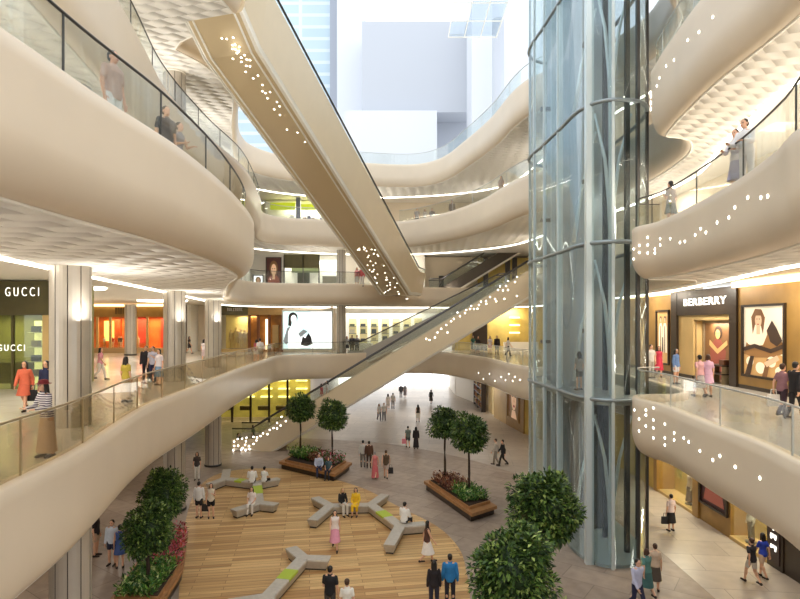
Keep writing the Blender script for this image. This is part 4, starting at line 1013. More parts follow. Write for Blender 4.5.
# ------------------------------------------------------------------ room shell
def fx(px, Y): return (px - CX) / F * Y
def fz(py, Y): return CH - (py - HY) / F * Y
def struct(mb, name, m, label, cat, parent=None): return mb.build(name, m, parent, origin=None if parent else (0, 0, 0), label=label, cat=cat, kind='structure')
struct(MB().box(-32, -24.3, 0, 16.4, -24, 24), 'wall_near', cream_w, 'unseen cream wall added behind the viewer to hold back frontal light', 'wall')  # out of view, added to cut the light from behind the camera
struct(MB().box(-32, 60, 6.4, 16.4, 60.3, 22.3), 'wall_far', cream_w, 'pale cream end wall behind the far galleries', 'wall')
struct(MB().box(15.4, 1.5, 11.3, 15.8, 60, 22.3), 'wall_right', cream_w, 'smooth cream wall behind the white dressed pair upstairs', 'wall')
struct(MB().box(15.4, 29.2, 6.5, 15.8, 60, 11.3), 'wall_right', cream_w, 'cream wall behind the narrow dress poster, beyond the gold doorway', 'wall')
struct(MB().box(15.4, 1.5, 6.5, 15.8, 25.95, 11.3), 'wall_right', cream_w, 'cream wall behind the big coat poster', 'wall')
struct(MB().box(-32.3, 1.5, 0, -32, 62, 22.3), 'wall_left', cream_w, 'cream wall behind the orange shop corner', 'wall')
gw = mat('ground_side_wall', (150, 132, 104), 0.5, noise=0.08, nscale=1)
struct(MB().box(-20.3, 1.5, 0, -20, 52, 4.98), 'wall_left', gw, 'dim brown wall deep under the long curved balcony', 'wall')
def wallseg(a, b, z0, z1, m, label, name='wall_right', th=.25):
    struct(MB().obox(a, b, th, z0, z1), name, m, label, 'wall')
struct(MB().box(-9.3, 56.5, 0, -9.0, 83, 4.98), 'wall_left', white_p, 'white side wall of the bright exit passage', 'wall')
wallseg((7.3, 73), (7.3, 83), 0, 4.98, white_p, 'white wall beside the exit glass')
struct(MB().box(-9.3, 62, 4.7, 8, 83, 4.98), 'ceiling', white_p, 'white ceiling of the bright exit passage', 'ceiling')
wn = empty('window_1', (-0.8, 82.5, 0), 'bright frosted glass front of the exit passage', 'window', None, 'structure')
for k in range(6):
    x0 = -9 + k * 2.75
    MB().box(x0, 82.6, 0.05, x0 + 2.7, 82.64, 4.65).build('glass_panel', mat('exit_glass', (250, 251, 252), 0.6, emit=1.6), wn)
    MB().box(x0 + 2.7, 82.55, 0, x0 + 2.76, 82.7, 4.65).build('mullion', steel, wn)
# ------------------------------------------------------------------ lettering and pictures
def text(s, size, loc, rot, m, parent, ext=.02, off_=0.0, sx=1.0, sp=1.0):
    c = bpy.data.curves.new('lettering', 'FONT'); c.body = s; c.size = size; c.extrude = ext; c.offset = off_; c.align_x = 'CENTER'; c.align_y = 'CENTER'; c.space_character = sp
    o = bpy.data.objects.new('work', c); COL.objects.link(o); bpy.context.view_layer.update()
    me = bpy.data.meshes.new_from_object(o.evaluated_get(DG())); bpy.data.objects.remove(o)
    me.materials.clear(); me.materials.append(m)
    o = link('lettering', me, parent); o.location = Vector(loc) - world_off(parent); o.rotation_euler = rot; o.scale = (sx, 1, 1)
    return o
FACE_F = (PI / 2, 0, 0)                 # reads from -Y
FACE_R = (PI / 2, 0, -PI / 2)           # on the right-hand wall, reads from -X
def strokes(n, x0, x1, z0, z1, Y, m, parent, seed):      # small unreadable lettering on a far wall
    rd = random.Random(seed); mb = MB(); w_ = (x1 - x0) / n
    for i in range(n):
        a = x0 + i * w_ + w_ * .15; b = a + w_ * .6
        mb.box(a, Y - .03, z0, a + w_ * .16, Y, z1)
        if rd.random() < .7: mb.box(a, Y - .03, z1 - .14 * (z1 - z0), b, Y, z1)
        if rd.random() < .5: mb.box(a, Y - .03, z0, b, Y, z0 + .14 * (z1 - z0))
        if rd.random() < .4: mb.box(b - w_ * .16, Y - .03, z0, b, Y, z1)
    return mb.build('lettering', m, parent)
class Pic:                              # a flat picture built of coloured paper-like shapes, u right, v up, in metres, facing -Y before turning
    def __init__(s, w, h, ax, o, out): s.w, s.h, s.ax, s.o, s.out, s.mb, s.k, s.mats = w, h, Vector(ax), Vector(o), Vector(out), MB(), 0, []
    def shape(s, pts, m):
        s.k += 1
        if m not in s.mats: s.mats.append(m)
        b = [s.o + s.ax * (u * s.w) + Vector((0, 0, v * s.h)) + s.out * (.012 + .003 * s.k) for u, v in pts]
        i0 = len(s.mb.v); s.mb.v += [tuple(p) for p in b]
        for t in tessellate_polygon([[Vector((u, v, 0)) for u, v in pts]]):
            s.mb.f.append([i0 + i for i in t]); s.mb.m.append(s.mats.index(m)); s.mb.s.append(False)
        return s
    def oval(s, u, v, ru, rv, m, n=16, a0=0, a1=2 * PI): return s.shape([(u + ru * math.cos(a0 + (a1 - a0) * k / n), v + rv * math.sin(a0 + (a1 - a0) * k / n)) for k in range(n)], m)
def lit(name, c, e=.28): return mat('print_' + name, c, .5, emit=e)
pk = dict(sk=lit('skin', (226, 186, 150)), hair=lit('hair', (120, 82, 48)), dark=lit('dark', (64, 46, 34)), coat=lit('coat', (150, 108, 62)), cream=lit('cream', (244, 232, 204)), tan=lit('tan', (200, 158, 100)), grey=lit('grey', (150, 158, 162)), white=lit('white', (246, 250, 250), .9), aqua=lit('aqua', (206, 232, 234), .8), black=lit('black', (34, 34, 36)), red=lit('lip', (170, 70, 60)), rosy=lit('rose', (140, 74, 60)))
def poster(name, org, ax, out, w_, h_, label, fm, bg, paint, fr=.10):
    """org: lower corner; ax: unit vector along the picture; out: towards the viewer"""
    O, A, U = Vector(org), Vector(ax), Vector(out)
    root = empty(name, O, label, 'poster', 'lit fashion posters')
    def slab(u0, v0, u1, v1, d0, d1):
        p = [O + A * u0 + Vector((0, 0, v0)), O + A * u1 + Vector((0, 0, v0)), O + A * u1 + Vector((0, 0, v1)), O + A * u0 + Vector((0, 0, v1))]
        return MB().add([q + U * d0 for q in p] + [q + U * d1 for q in p], [(0, 1, 2, 3), (7, 6, 5, 4), (0, 4, 5, 1), (1, 5, 6, 2), (2, 6, 7, 3), (3, 7, 4, 0)])
    slab(0, 0, w_, h_, 0.0, .012).build('panel', bg, root)
    f = MB()
    for a in ((-fr, -fr, w_ + fr, 0), (-fr, h_, w_ + fr, h_ + fr), (-fr, 0, 0, h_), (w_, 0, w_ + fr, h_)):
        q = slab(*a, 0, .10); f.add(q.v, q.f)
    f.build('frame', fm, root)
    P_ = Pic(w_, h_, A, O, U); paint(P_); P_.mb.build('print', P_.mats, root)
    return root
def woman_coat(p):
    p.shape([(0, 0), (1, 0), (1, .30), (.85, .34), (.6, .30), (0, .34)], pk['tan'])
    p.shape([(.0, .30), (.10, .55), (.22, .62), (.5, .62), (.72, .72), (.95, .50), (1, .35), (.7, .28), (.3, .26)], pk['coat'])
    p.shape([(.05, .5), (.2, .95), (.36, .99), (.52, .95), (.60, .6), (.5, .45), (.3, .42), (.12, .45)], pk['cream'])
    p.shape([(.24, .60), (.2, .85), (.3, .97), (.46, .96), (.55, .84), (.5, .6), (.45, .72), (.30, .74)], pk['hair'])
    p.oval(.385, .80, .085, .105, pk['sk']); p.shape([(.34, .6), (.43, .6), (.43, .72), (.34, .72)], pk['sk'])
    p.oval(.355, .82, .014, .008, pk['dark']); p.oval(.415, .82, .014, .008, pk['dark']); p.oval(.385, .745, .022, .009, pk['red'])
    p.shape([(.30, .87), (.47, .87), (.46, .93), (.32, .93)], pk['hair'])
    p.shape([(.0, .40), (.3, .46), (.7, .40), (1, .48), (1, .42), (.7, .34), (.3, .40), (0, .34)], pk['dark'])
    for u, v, r in ((.18, .2, .10), (.45, .12, .12), (.72, .22, .11), (.9, .1, .09)): p.oval(u, v, r, r * .7, pk['cream'])
    p.shape([(.05, 0), (.2, .28), (.3, .28), (.2, 0)], pk['dark']); p.shape([(.5, 0), (.62, .26), (.70, .25), (.62, 0)], pk['hair']); p.shape([(.55, .2), (.86, .32), (.92, .26), (.62, .14)], pk['sk'])
    p.shape([(.62, .66), (.74, .80), (.86, .68), (.98, .52), (.86, .44), (.70, .5)], pk['dark'])
def pair_dresses(p):
    for u, m in ((.3, 'coat'), (.68, 'hair')):
        p.oval(u, .86, .10, .055, pk['dark']); p.oval(u, .84, .06, .045, pk['sk'])
        p.shape([(u - .2, .1), (u - .16, .7), (u - .08, .78), (u + .08, .78), (u + .16, .7), (u + .2, .1)], pk['cream'])
        p.shape([(u - .05, .1), (u - .03, .72), (u + .03, .72), (u + .05, .1)], pk[m])
    p.shape([(.42, .0), (.46, .5), (.54, .5), (.6, 0)], pk['dark']); p.shape([(.05, 0), (.1, .2), (.9, .2), (.95, 0)], pk['tan'])
def couple_arms(p):
    p.shape([(0, 0), (1, 0), (1, .25), (0, .2)], pk['dark'])
    p.shape([(.25, .05), (.2, .55), (.4, .72), (.62, .70), (.8, .5), (.7, .05)], pk['rosy'])
    p.oval(.52, .83, .15, .12, pk['dark']); p.oval(.50, .80, .09, .085, pk['tan']); p.oval(.47, .82, .015, .008, pk['dark']); p.oval(.53, .82, .015, .008, pk['dark'])
    p.shape([(.18, .60), (.5, .45), (.86, .62), (.84, .70), (.5, .54), (.2, .70)], pk['tan'])
    p.shape([(.45, .0), (.5, .45), (.58, .45), (.62, .0)], pk['rosy'])
def screen_woman(p):
    p.shape([(0, 0), (.56, 0), (.56, 1), (0, 1)], pk['aqua']); p.shape([(.56, 0), (1, 0), (1, 1), (.56, 1)], pk['white'])
    p.shape([(.06, .1), (.0, .2), (.08, .55), (.14, .6), (.18, .3)], pk['grey'])
    p.shape([(.10, .0), (.10, .45), (.18, .66), (.28, .66), (.33, .45), (.50, .30), (.56, .22), (.52, .04), (.3, .0)], pk['white'])
    p.oval(.20, .84, .095, .14, pk['black']); p.shape([(.11, .84), (.10, .62), (.17, .6), (.17, .8)], pk['black']); p.oval(.215, .80, .058, .105, pk['white'])
    p.oval(.197, .82, .008, .01, pk['black']); p.oval(.235, .82, .008, .01, pk['black']); p.oval(.216, .745, .012, .012, pk['grey'])
    p.shape([(.36, .10), (.40, .34), (.45, .28), (.52, .42), (.58, .30), (.60, .12), (.48, .06)], pk['black'])
    p.shape([(.30, .40), (.42, .52), (.50, .46), (.36, .30)], pk['grey'])
def big_face(p):
    p.shape([(0, 0), (1, 0), (1, 1), (0, 1)], pk['cream']); p.shape([(0, .2), (.1, .9), (.3, 1), (.9, 1), (1, .8), (1, .6), (.7, .9), (.4, .86), (.25, .5), (.2, .1)], pk['hair'])
    p.oval(.55, .55, .24, .33, pk['sk']); p.oval(.45, .64, .09, .05, pk['dark']); p.oval(.70, .64, .09, .05, pk['dark']); p.oval(.58, .34, .09, .035, pk['red']); p.shape([(.56, .6), (.62, .6), (.64, .45), (.55, .45)], pk['tan'])
    p.shape([(.3, 0), (.4, .22), (.7, .22), (.85, 0)], pk['sk'])
def dark_bag(p):
    p.shape([(.1, .1), (.2, .6), (.8, .6), (.9, .1)], pk['rosy']); p.oval(.5, .7, .18, .14, pk['sk']); p.shape([(.3, .55), (.5, .9), (.7, .55), (.62, .55), (.5, .8), (.38, .55)], pk['hair'])
def tone(p):
    p.shape([(.02, 0), (.12, .35), (.38, .46), (.62, .46), (.88, .35), (.98, 0)], pk['rosy']); p.oval(.5, .66, .30, .26, pk['hair']); p.oval(.5, .62, .19, .19, pk['sk'])
    p.shape([(.4, .3), (.6, .3), (.58, .5), (.42, .5)], pk['sk']); p.oval(.42, .65, .035, .016, pk['dark']); p.oval(.58, .65, .035, .016, pk['dark'])
# ------------------------------------------------------------------ mannequins
def mannequin(x, y, z, hd, col, label, grp, top=None, bot=None, sc=1.0, pose='stand', sex='f'):
    root = empty('mannequin', (x, y, z), label, 'mannequin', grp)
    root.rotation_euler = (0, 0, math.radians(hd))
    b = put('figure', cached(('body', pose, sex), body_mesh, pose, sex), col, root); b.scale = (sc, sc, sc); b.location = (0, 0, .03)
    if top: o = put('top', cached(('top', pose, sex, top[0]), top_mesh, pose, sex, top[0]), cloth(top[1]), root); o.scale = (sc,) * 3; o.location = (0, 0, .03)
    if bot: o = put(bot[0], cached(('bot', pose, sex, bot[0]), bottom_mesh, pose, sex, bot[0]), cloth(bot[1]), root); o.scale = (sc,) * 3; o.location = (0, 0, .03)
    o = put('base', cached('mbase', lambda: MB().cyl((0, 0, 0), (0, 0, .03), .22, .22, 20).mesh('base', dsteel)), dsteel, root)
man_w = mat('mannequin_white', (236, 226, 206), .35); man_g = mat('mannequin_gold', (214, 176, 104), .3, .2)
# ------------------------------------------------------------------ the gold shop with portrait posters, upstairs beside the shaft
XR = 15.4
def ry(px, X): return X * F / (px - CX)
def rz_(py, px, X): return CH - (py - HY) / F * ry(px, X)
gs = empty('shopfront', (XR, 28, F1), 'gold shopfront with dark sign band and deep doorway upstairs', 'shop', 'shopfronts')
def rbox(y0, y1, z0, z1, d, m, name, x=XR, back=0.0, parent=None): return MB().box(x - d, y0, z0, x + back, y1, z1).build(name, m, parent or gs)
rbox(31.5, 38, F1, 11.1, .12, gold_w, 'wall_panel'); rbox(9, 25.45, F1, 11.1, .12, gold_w, 'wall_panel')
rbox(29.2, 30.75, F1, 9.8, .10, gold_l, 'wall_panel')
rbox(30.75, 31.4, F1, 11.1, .22, dbrown, 'pilaster'); rbox(25.3, 25.85, F1, 11.1, .22, dbrown, 'pilaster')
sgn = rbox(25.6, 30.8, 9.80, 11.1, .20, dbrown, 'sign_board')
text('BERBERRY', .52, (XR - .215, 28.05, 10.47), FACE_R, sign_w, sgn, .01, .006, 1.55, 1.10)
rbox(25.95, 29.2, 9.55, 9.85, .10, gold_l, 'lintel')
rbox(25.95, 29.2, F1, 9.55, -.42, mat('shop_back_wall', (110, 74, 42), .5, noise=.2, nscale=1.5), 'back_wall', XR, .5)
rbox(29.15, 29.25, F1, 9.55, 0, gold_l, 'reveal', XR, .45); rbox(25.9, 26.0, F1, 9.55, 0, dbrown, 'reveal', XR, .45)
rbox(25.95, 29.2, 9.5, 9.6, 0, gold_l, 'lintel', XR, .45)
for y in (29.1, 26.05): rbox(y - .03, y + .03, F1, 9.5, .02, bronze, 'door_frame')
rbox(9, 25.4, F1, F1 + .16, .16, dbrown, 'skirting'); rbox(29.2, 38, F1, F1 + .16, .16, dbrown, 'skirting')
rbox(9, 25.45, 11.0, 11.24, .35, cove_warm, 'cove_light'); rbox(31.5, 38, 11.0, 11.24, .35, cove_warm, 'cove_light')
AXR, OUTR = (0, -1, 0), (-1, 0, 0)
poster('poster', (XR - .12, 24.85, 7.15), AXR, OUTR, 2.62, 2.95, 'big framed poster of a woman in a coat on the gold wall', dbrown, pk['cream'], woman_coat)
poster('poster', (XR - .12, 33.2, 7.10), AXR, OUTR, 1.40, 2.95, 'narrow framed poster of two pale dresses beside the glass shaft', dbrown, pk['tan'], pair_dresses)
poster('poster', (XR + .41, 29.0, 6.6), AXR, OUTR, 2.35, 2.8, 'large picture of folded arms seen through the gold shop doorway', bronze, mat('print_umber', (120, 84, 50), .5, emit=.2), couple_arms)
dt = empty('display_table', (XR, 26.9, F1), 'low dark display table with folded goods inside the gold doorway', 'table')
for z in (.45, .85): MB().box(XR - .35, 26.2, F1 + z, XR + .3, 27.5, F1 + z + .06).build('shelf', dbrown, dt)
for y in (26.25, 27.42): MB().box(XR - .3, y, F1, XR + .25, y + .05, F1 + .85).build('leg', bronze, dt)
MB().box(XR - .2, 26.3, F1 + .91, XR + .15, 26.7, F1 + 1.15).build('handbag', mat('bag_brown', (96, 60, 40), .4), dt)
# ------------------------------------------------------------------ lit shops along the ground floor, under that gallery
XG = 14.4
gg = empty('shopfront', (XG, 25, 0), 'yellow lit ground floor shop windows behind the pale pink shirted shopper', 'shop', 'shopfronts')
def gbox(y0, y1, z0, z1, d, m, name, back=0.0, parent=None): return MB().box(XG - d, y0, z0, XG + back, y1, z1).build(name, m, parent or gg)
gbox(1.5, 21.0, 0, 4.98, 0, dbrown, 'wall_panel', .25); gbox(31.6, 36.3, 0, 4.98, 0, yellow_lit, 'wall_panel', .25)
gbox(26.9, 27.4, 0, 4.98, .1, gold_w, 'pier', 1.0); gbox(24.4, 26.9, 0, 4.98, 0, gold_w, 'wall_panel', 1.0)
gbox(31.2, 31.6, 0, 4.98, .1, gold_w, 'pier', 1.0); gbox(21.0, 21.9, 0, 4.98, .05, dbrown, 'pier', 1.0)
gbox(27.4, 31.2, 0, 4.98, -.9, yellow_lit, 'back_wall', 1.0); gbox(21.9, 24.4, 0, 4.98, -.9, yellow_lit, 'back_wall', 1.0)
gbox(27.4, 31.2, 0, .15, .05, gold_l, 'window_plinth', .9); gbox(21.9, 24.4, 0, .15, .05, gold_l, 'window_plinth', .9)
gbox(27.4, 31.2, .15, 4.6, -.05, shop_glass, 'window_glass', .08); gbox(21.9, 24.4, .15, 4.6, -.05, shop_glass, 'window_glass', .08)
for y in (28.0, 29.2, 30.4): gbox(y, y + .5, .9, 3.4, -.86, mat('shop_print', (214, 206, 128), .5, noise=.4, nscale=3), 'back_print', .89)
mannequin(XG + .4, 28.6, .15, -90, man_w, 'white shop window mannequin in a long brown skirt', 'shop window mannequins', ('vest', (226, 206, 190)), ('longskirt', (92, 60, 40)))
mannequin(XG + .4, 27.75, .15, -80, man_g, 'gold shop window mannequin in red brown dress', 'shop window mannequins', ('tee', (150, 76, 50)), ('skirt', (130, 66, 44)))
mannequin(XG + .4, 23.6, .15, -90, man_w, 'white shop window mannequin in olive trousers', 'shop window mannequins', ('jacket', (240, 234, 218)), ('trousers', (110, 96, 60)), 1.05)
poster('poster', (XG, 26.75, .95), AXR, OUTR, 2.1, 1.5, 'dark framed picture of a red bag between the ground shop windows', dbrown, mat('print_plum', (58, 30, 34), .5, emit=.1), dark_bag)
sp = gbox(21.15, 21.75, .2, 3.4, .09, mat('sign_plum', (52, 34, 36), .4), 'sign_board', 0)
mb = MB(); rd = random.Random(5)
for i in range(6):
    z = 2.9 - i * .42
    for k in range(3): mb.box(XG - .12, 21.3 + .12 * k, z - rd.random() * .2, XG - .09, 21.36 + .12 * k, z + .1)
    mb.box(XG - .12, 21.3, z, XG - .09, 21.6, z + .05)
mb.build('lettering', sign_w, sp)
# continuing to the far corner
fr_ = empty('shopfront', (9, 58, 0), 'gold framed ground shop with dark shelves at the far corner', 'shop', 'shopfronts')
def sgm(t): return (14.4 + (10.6 - 14.4) * t, 36.3 + (47.5 - 36.3) * t)
MB().obox((14.5, 36.3), (10.7, 47.5), .25, 0, 4.98).build('wall_panel', yellow_lit, fr_)
MB().obox((10.6, 47.5), (9.95, 52.0), .25, 0, 4.98).build('wall_panel', gold_w, fr_)
MB().obox((9.95, 52.0), (9.5, 56.0), .25, 0, 4.98).build('wall_panel', gold_l, fr_)
MB().obox((9.6, 57.5), (9.0, 66), .25, 0, 4.98).build('wall_panel', mat('shop_cream', (222, 200, 150), .5, noise=.15, nscale=1), fr_)
MB().obox((9.0, 66), (7.3, 73.2), .25, 0, 4.98).build('wall_panel', white_p, fr_)
sh = empty('shelving', (8.9, 61, 0), 'tall dark shelves stocked with goods at the far ground shop', 'shelving')
for k in range(6): MB().box(8.55, 59.0, .3 + k * .7, 9.0, 65.0, .36 + k * .7).build('shelf', dbrown, sh)
for y in (58.95, 62, 65): MB().box(8.55, y, 0, 9.05, y + .08, 4.3).build('upright', dbrown, sh)
rd = random.Random(9)
for k in range(5):
    for j in range(7):
        c = rd.choice([(150, 90, 50), (226, 206, 160), (90, 60, 44), (200, 150, 80)])
        y = 59.2 + j * .82; h = rd.uniform(.25, .5)
        MB().box(8.6, y, .362 + k * .7, 8.95, y + .5, .362 + k * .7 + h).build('folded_goods', cloth(c), sh)
d = Vector((9.95 - 10.6, 52.0 - 47.5, 0)).normalized(); nO = Vector((-d.y, d.x, 0))
poster('poster', Vector((10.55, 48.2, .9)) + nO * .16 + d * 3.2, -d, nO, 2.7, 3.2, 'lit gold framed portrait of a face on the far ground shop', gold_w, pk['cream'], big_face, .2)
# ------------------------------------------------------------------ olive shopfront upstairs on the other side
YO = 24.6
og = empty('shopfront', (-17.5, YO, F1), 'olive glass shopfront with white letters behind the orange dress', 'shop', 'shopfronts')
ob = MB().box(-23, YO - .2, 9.75, -15.25, YO + .2, 11.24).build('sign_board', olive, og)
text('GUCCI', .56, (fx(25.5, YO), YO - .215, 10.74), FACE_F, sign_w, ob, .01, -.008, .62, 1.62)
MB().box(-15.65, YO - .1, F1, -15.25, YO + .15, 9.75).build('pilaster', gold_l, og)
MB().box(-17.05, YO - .06, F1, -16.95, YO + .06, 9.75).build('mullion', olive, og)
MB().box(-23, YO - .02, F1, -17.05, YO + .02, 9.75).build('glass_panel', glass('olive_glass', (206, 210, 170), .07), og)
MB().box(-16.95, YO - .02, F1, -15.65, YO + .02, 9.75).build('glass_panel', glass('olive_glass', (206, 210, 170), .07), og)
text('GUCCI', .40, (fx(12, YO), YO - .05, 8.30), FACE_F, sign_w, og, .01, -.004, .75, 1.5)
MB().box(-23, YO + 3.2, F1, -15.3, YO + 3.4, 11.24).build('back_wall', mat('olive_back_wall', (150, 146, 98), .6, noise=.25, nscale=.8), og)
MB().box(-15.5, YO + .15, F1, -15.3, YO + 3.2, 11.24).build('side_wall', gold_l, og)
MB().box(-23, YO + .2, 9.9, -15.5, YO + 3.2, 10.0).build('shop_ceiling', olive, og)
MB().box(-20.5, YO + 2.2, F1, -17.6, YO + 2.9, F1 + 1.0).build('counter', olive, og)
tw = empty('display_tower', (-16.7, YO + 1.6, F1), 'white lit display tower with dark bags inside the olive shopfront', 'display')
MB().box(-17.3, YO + 1.9, F1, -16.2, YO + 2.0, F1 + 3.0).build('back_panel', mat('lit_white_panel', (250, 246, 224), .5, emit=.9), tw)
for k in range(4): MB().box(-17.3, YO + 1.4, F1 + .4 + k * .68, -16.2, YO + 1.9, F1 + .44 + k * .68).build('shelf', white_p, tw)
for k in range(4):
    for j in range(2):
        x = -17.2 + j * .55; z = F1 + .441 + k * .68
        MB().box(x, YO + 1.5, z, x + .34, YO + 1.75, z + .28).build('handbag', cloth((50, 46, 36) if (k + j) % 2 else (150, 130, 80)), tw)
# ------------------------------------------------------------------ shops at the far end of the first gallery
YF = 58.0
def far_box(x0, x1, z0, z1, m, name, parent, y0=YF, y1=YF + .2): return MB().box(x0, y0, z0, x1, y1, z1).build(name, m, parent)
def X5(px): return fx(px, 54.0)
so = empty('shopfront', (-26, 54, F1), 'orange and red lit shopfront behind the grey square looking column', 'shop', 'shopfronts')
far_box(-31.9, X5(166), F1, 11.24, orange_w, 'back_wall', so, 56.5, 56.7)
far_box(X5(118), X5(136), 7.4, 10.0, red_w, 'back_panel', so, 56.2, 56.5); far_box(X5(151), X5(164), 6.9, 9.9, red_w, 'back_panel', so, 56.2, 56.5)
far_box(X5(92), X5(101), 7.6, 9.6, mat('lit_yellow', (255, 214, 110), .5, emit=1.2), 'lit_panel', so, 56.2, 56.5)
far_box(X5(103), X5(109), 7.2, 9.8, mat('orange_dark', (190, 80, 30), .5), 'back_panel', so, 56.2, 56.5)
bd = far_box(-31.9, X5(166), 10.0, 11.24, gold_w, 'sign_board', so, 54.0, 54.3)
far_box(-31.9, X5(166), 11.0, 11.2, cove_warm, 'cove_light', so, 53.7, 53.95)
strokes(8, X5(115), X5(136), 10.25, 10.85, 53.98, dbrown, bd, 3)
far_box(-31.9, X5(166), F1, 7.0, mat('counter_front', (188, 160, 120), .5), 'window_plinth', so, 54.0, 54.3)
for px in (97, 110, 136, 147, 165): far_box(X5(px) - .1, X5(px) + .1, 7.0, 10.0, gold_l, 'mullion', so, 54.0, 54.2)
far_box(-31.9, X5(166), 7.0, 10.0, shop_glass, 'window_glass', so, 54.08, 54.12)
far_box(X5(166), X5(166) + .25, F1, 11.24, cream_w, 'side_wall', so, 54.0, 60)
rd = random.Random(2)
for i in range(9):
    x = X5(98) + i * .42 + rd.random() * .1
    mannequin(x, 55.0 + .5 * (i % 2), 7.0, 0, man_w if i % 3 else man_g, 'small dressed figure standing in the orange shop window', 'orange shop window figures', ('tee', rd.choice([(236, 222, 200), (60, 40, 40), (206, 60, 50), (240, 190, 120)])), None, .62)
def Xf(px): return fx(px, 56.0)
YD = 56.0
sg_ = empty('shopfront', (Xf(236), YD, F1), 'yellow lit display window with golden mannequins at the far end', 'shop', 'shopfronts')
far_box(Xf(186), Xf(224), F1, 11.24, cream_w, 'wall_panel', sg_, YD + 2, YD + 2.2)
far_box(Xf(187), Xf(191), F1, 11.24, white_p, 'pier', sg_, YD, YD + 2)
far_box(Xf(200), Xf(214), F1, 10.4, gold_w, 'wall_panel', sg_, YD + 1.5, YD + 2)
far_box(Xf(221), Xf(248), F1, 11.24, yellow_lit, 'back_wall', sg_, YD + 1.6, YD + 1.8)
bd = far_box(Xf(221), Xf(248), 10.2, 11.24, olive, 'sign_board', sg_, YD, YD + .2); strokes(8, Xf(227), Xf(243), 10.6, 10.9, YD - .01, white_p, bd, 8)
far_box(Xf(221), Xf(248), F1, 6.8, gold_l, 'window_plinth', sg_, YD, YD + 1.6)
far_box(Xf(221), Xf(248), 6.8, 10.2, shop_glass, 'window_glass', sg_, YD + .08, YD + .12)
for i, px in enumerate((229, 234, 239, 243)):
    mannequin(Xf(px), YD + .8, 6.8, 5 * i, man_g, 'golden mannequin in the yellow lit far window', 'golden mannequins', ('vest', (226, 196, 130)), ('skirt' if i % 2 else 'trousers', (216, 186, 120)), 1.15 if i != 1 else 1.3)
se = empty('shopfront', (Xf(265), YD, F1), 'brown and gold shop entrance beside the white photo screen', 'shop', 'shopfronts')
far_box(Xf(248), Xf(283), F1, 11.24, mat('amber_wall', (178, 118, 46), .45, noise=.35, nscale=1.2), 'back_wall', se, YD + .8, YD + 1.0)
for px in (249, 258, 269, 282): far_box(Xf(px) - .12, Xf(px) + .12, F1, 10.2, mat('amber_pier', (120, 66, 26), .4), 'pier', se, YD, YD + .3)
far_box(Xf(248), Xf(283), 10.2, 11.24, gold_w, 'sign_board', se, YD, YD + .3)
far_box(Xf(264), Xf(266.5), F1 + .2, 9.8, mat('lit_strip', (255, 236, 196), .5, emit=1.5), 'lit_strip', se, YD + .6, YD + .75)
far_box(Xf(271), Xf(277), 6.9, 9.2, gold_l, 'back_panel', se, YD + .6, YD + .8)
poster('photo_screen', (Xf(283.5), YD - .1, 6.85), (1, 0, 0), (0, -1, 0), Xf(332) - Xf(283.5), 3.7, 'wide white and aqua photo screen of a sitting dark haired woman', steel, pk['white'], screen_woman, .12)
far_box(Xf(283), Xf(333), F1, 11.24, cream_w, 'wall_panel', se, YD, YD + .3)
sw_ = empty('shopfront', (Xf(375), YD, F1), 'bright white shopfront full of pale shelves at the far end', 'shop', 'shopfronts')
far_box(Xf(333), Xf(455), F1, 11.24, mat('shop_white_lit', (246, 244, 236), .5, emit=.35), 'back_wall', sw_, YD + 3.4, YD + 3.6)
far_box(Xf(333), Xf(455), 10.4, 11.24, white_p, 'sign_board', sw_, YD + 1.8, YD + 2.0)
for i in range(7):
    x = Xf(346) + i * 1.15
    far_box(x, x + .8, 7.0, 9.9, mat('shelf_back', (236, 222, 170), .5, emit=.25), 'back_panel', sw_, YD + 3.2, YD + 3.4)
    for k in range(3): far_box(x, x + .8, 7.5 + k * .75, 7.56 + k * .75, mat('shelf_grey', (150, 150, 140), .5), 'shelf', sw_, YD + 2.9, YD + 3.2)
rd = random.Random(4)
for i in range(7):
    for k in range(3):
        x = Xf(346) + i * 1.15 + .1
        far_box(x, x + .5, 7.56 + k * .75, 7.56 + k * .75 + rd.uniform(.2, .5), cloth(rd.choice([(120, 130, 110), (200, 190, 150), (90, 96, 100), (226, 220, 200)])), 'folded_goods', sw_, YD + 2.95, YD + 3.15)
far_box(Xf(348), Xf(372), F1, 7.3, white_p, 'counter', sw_, YD + 1.8, YD + 2.4)
# yellow shop by the shaft, first gallery
sy = empty('shopfront', (10, 57, F1), 'yellow walled upper shop behind the group of five near the shaft', 'shop', 'shopfronts')
far_box(fx(456, 58.8), 15.4, F1, 11.24, yellow_lit, 'back_wall', sy, 59.4, 59.7)
far_box(fx(474, 58), fx(489, 58), F1, 9.6, dbrown, 'back_panel', sy, 59.1, 59.4)
for k in range(3): far_box(fx(512, 58), fx(522, 58), 8.3 + k * .8, 8.45 + k * .8, mat('lit_shelf', (255, 240, 180), .5, emit=1.6), 'lit_shelf', sy, 59.0, 59.4)
far_box(fx(505, 58), fx(540, 58), F1, 7.4, white_p, 'counter', sy, 58.6, 59.0)
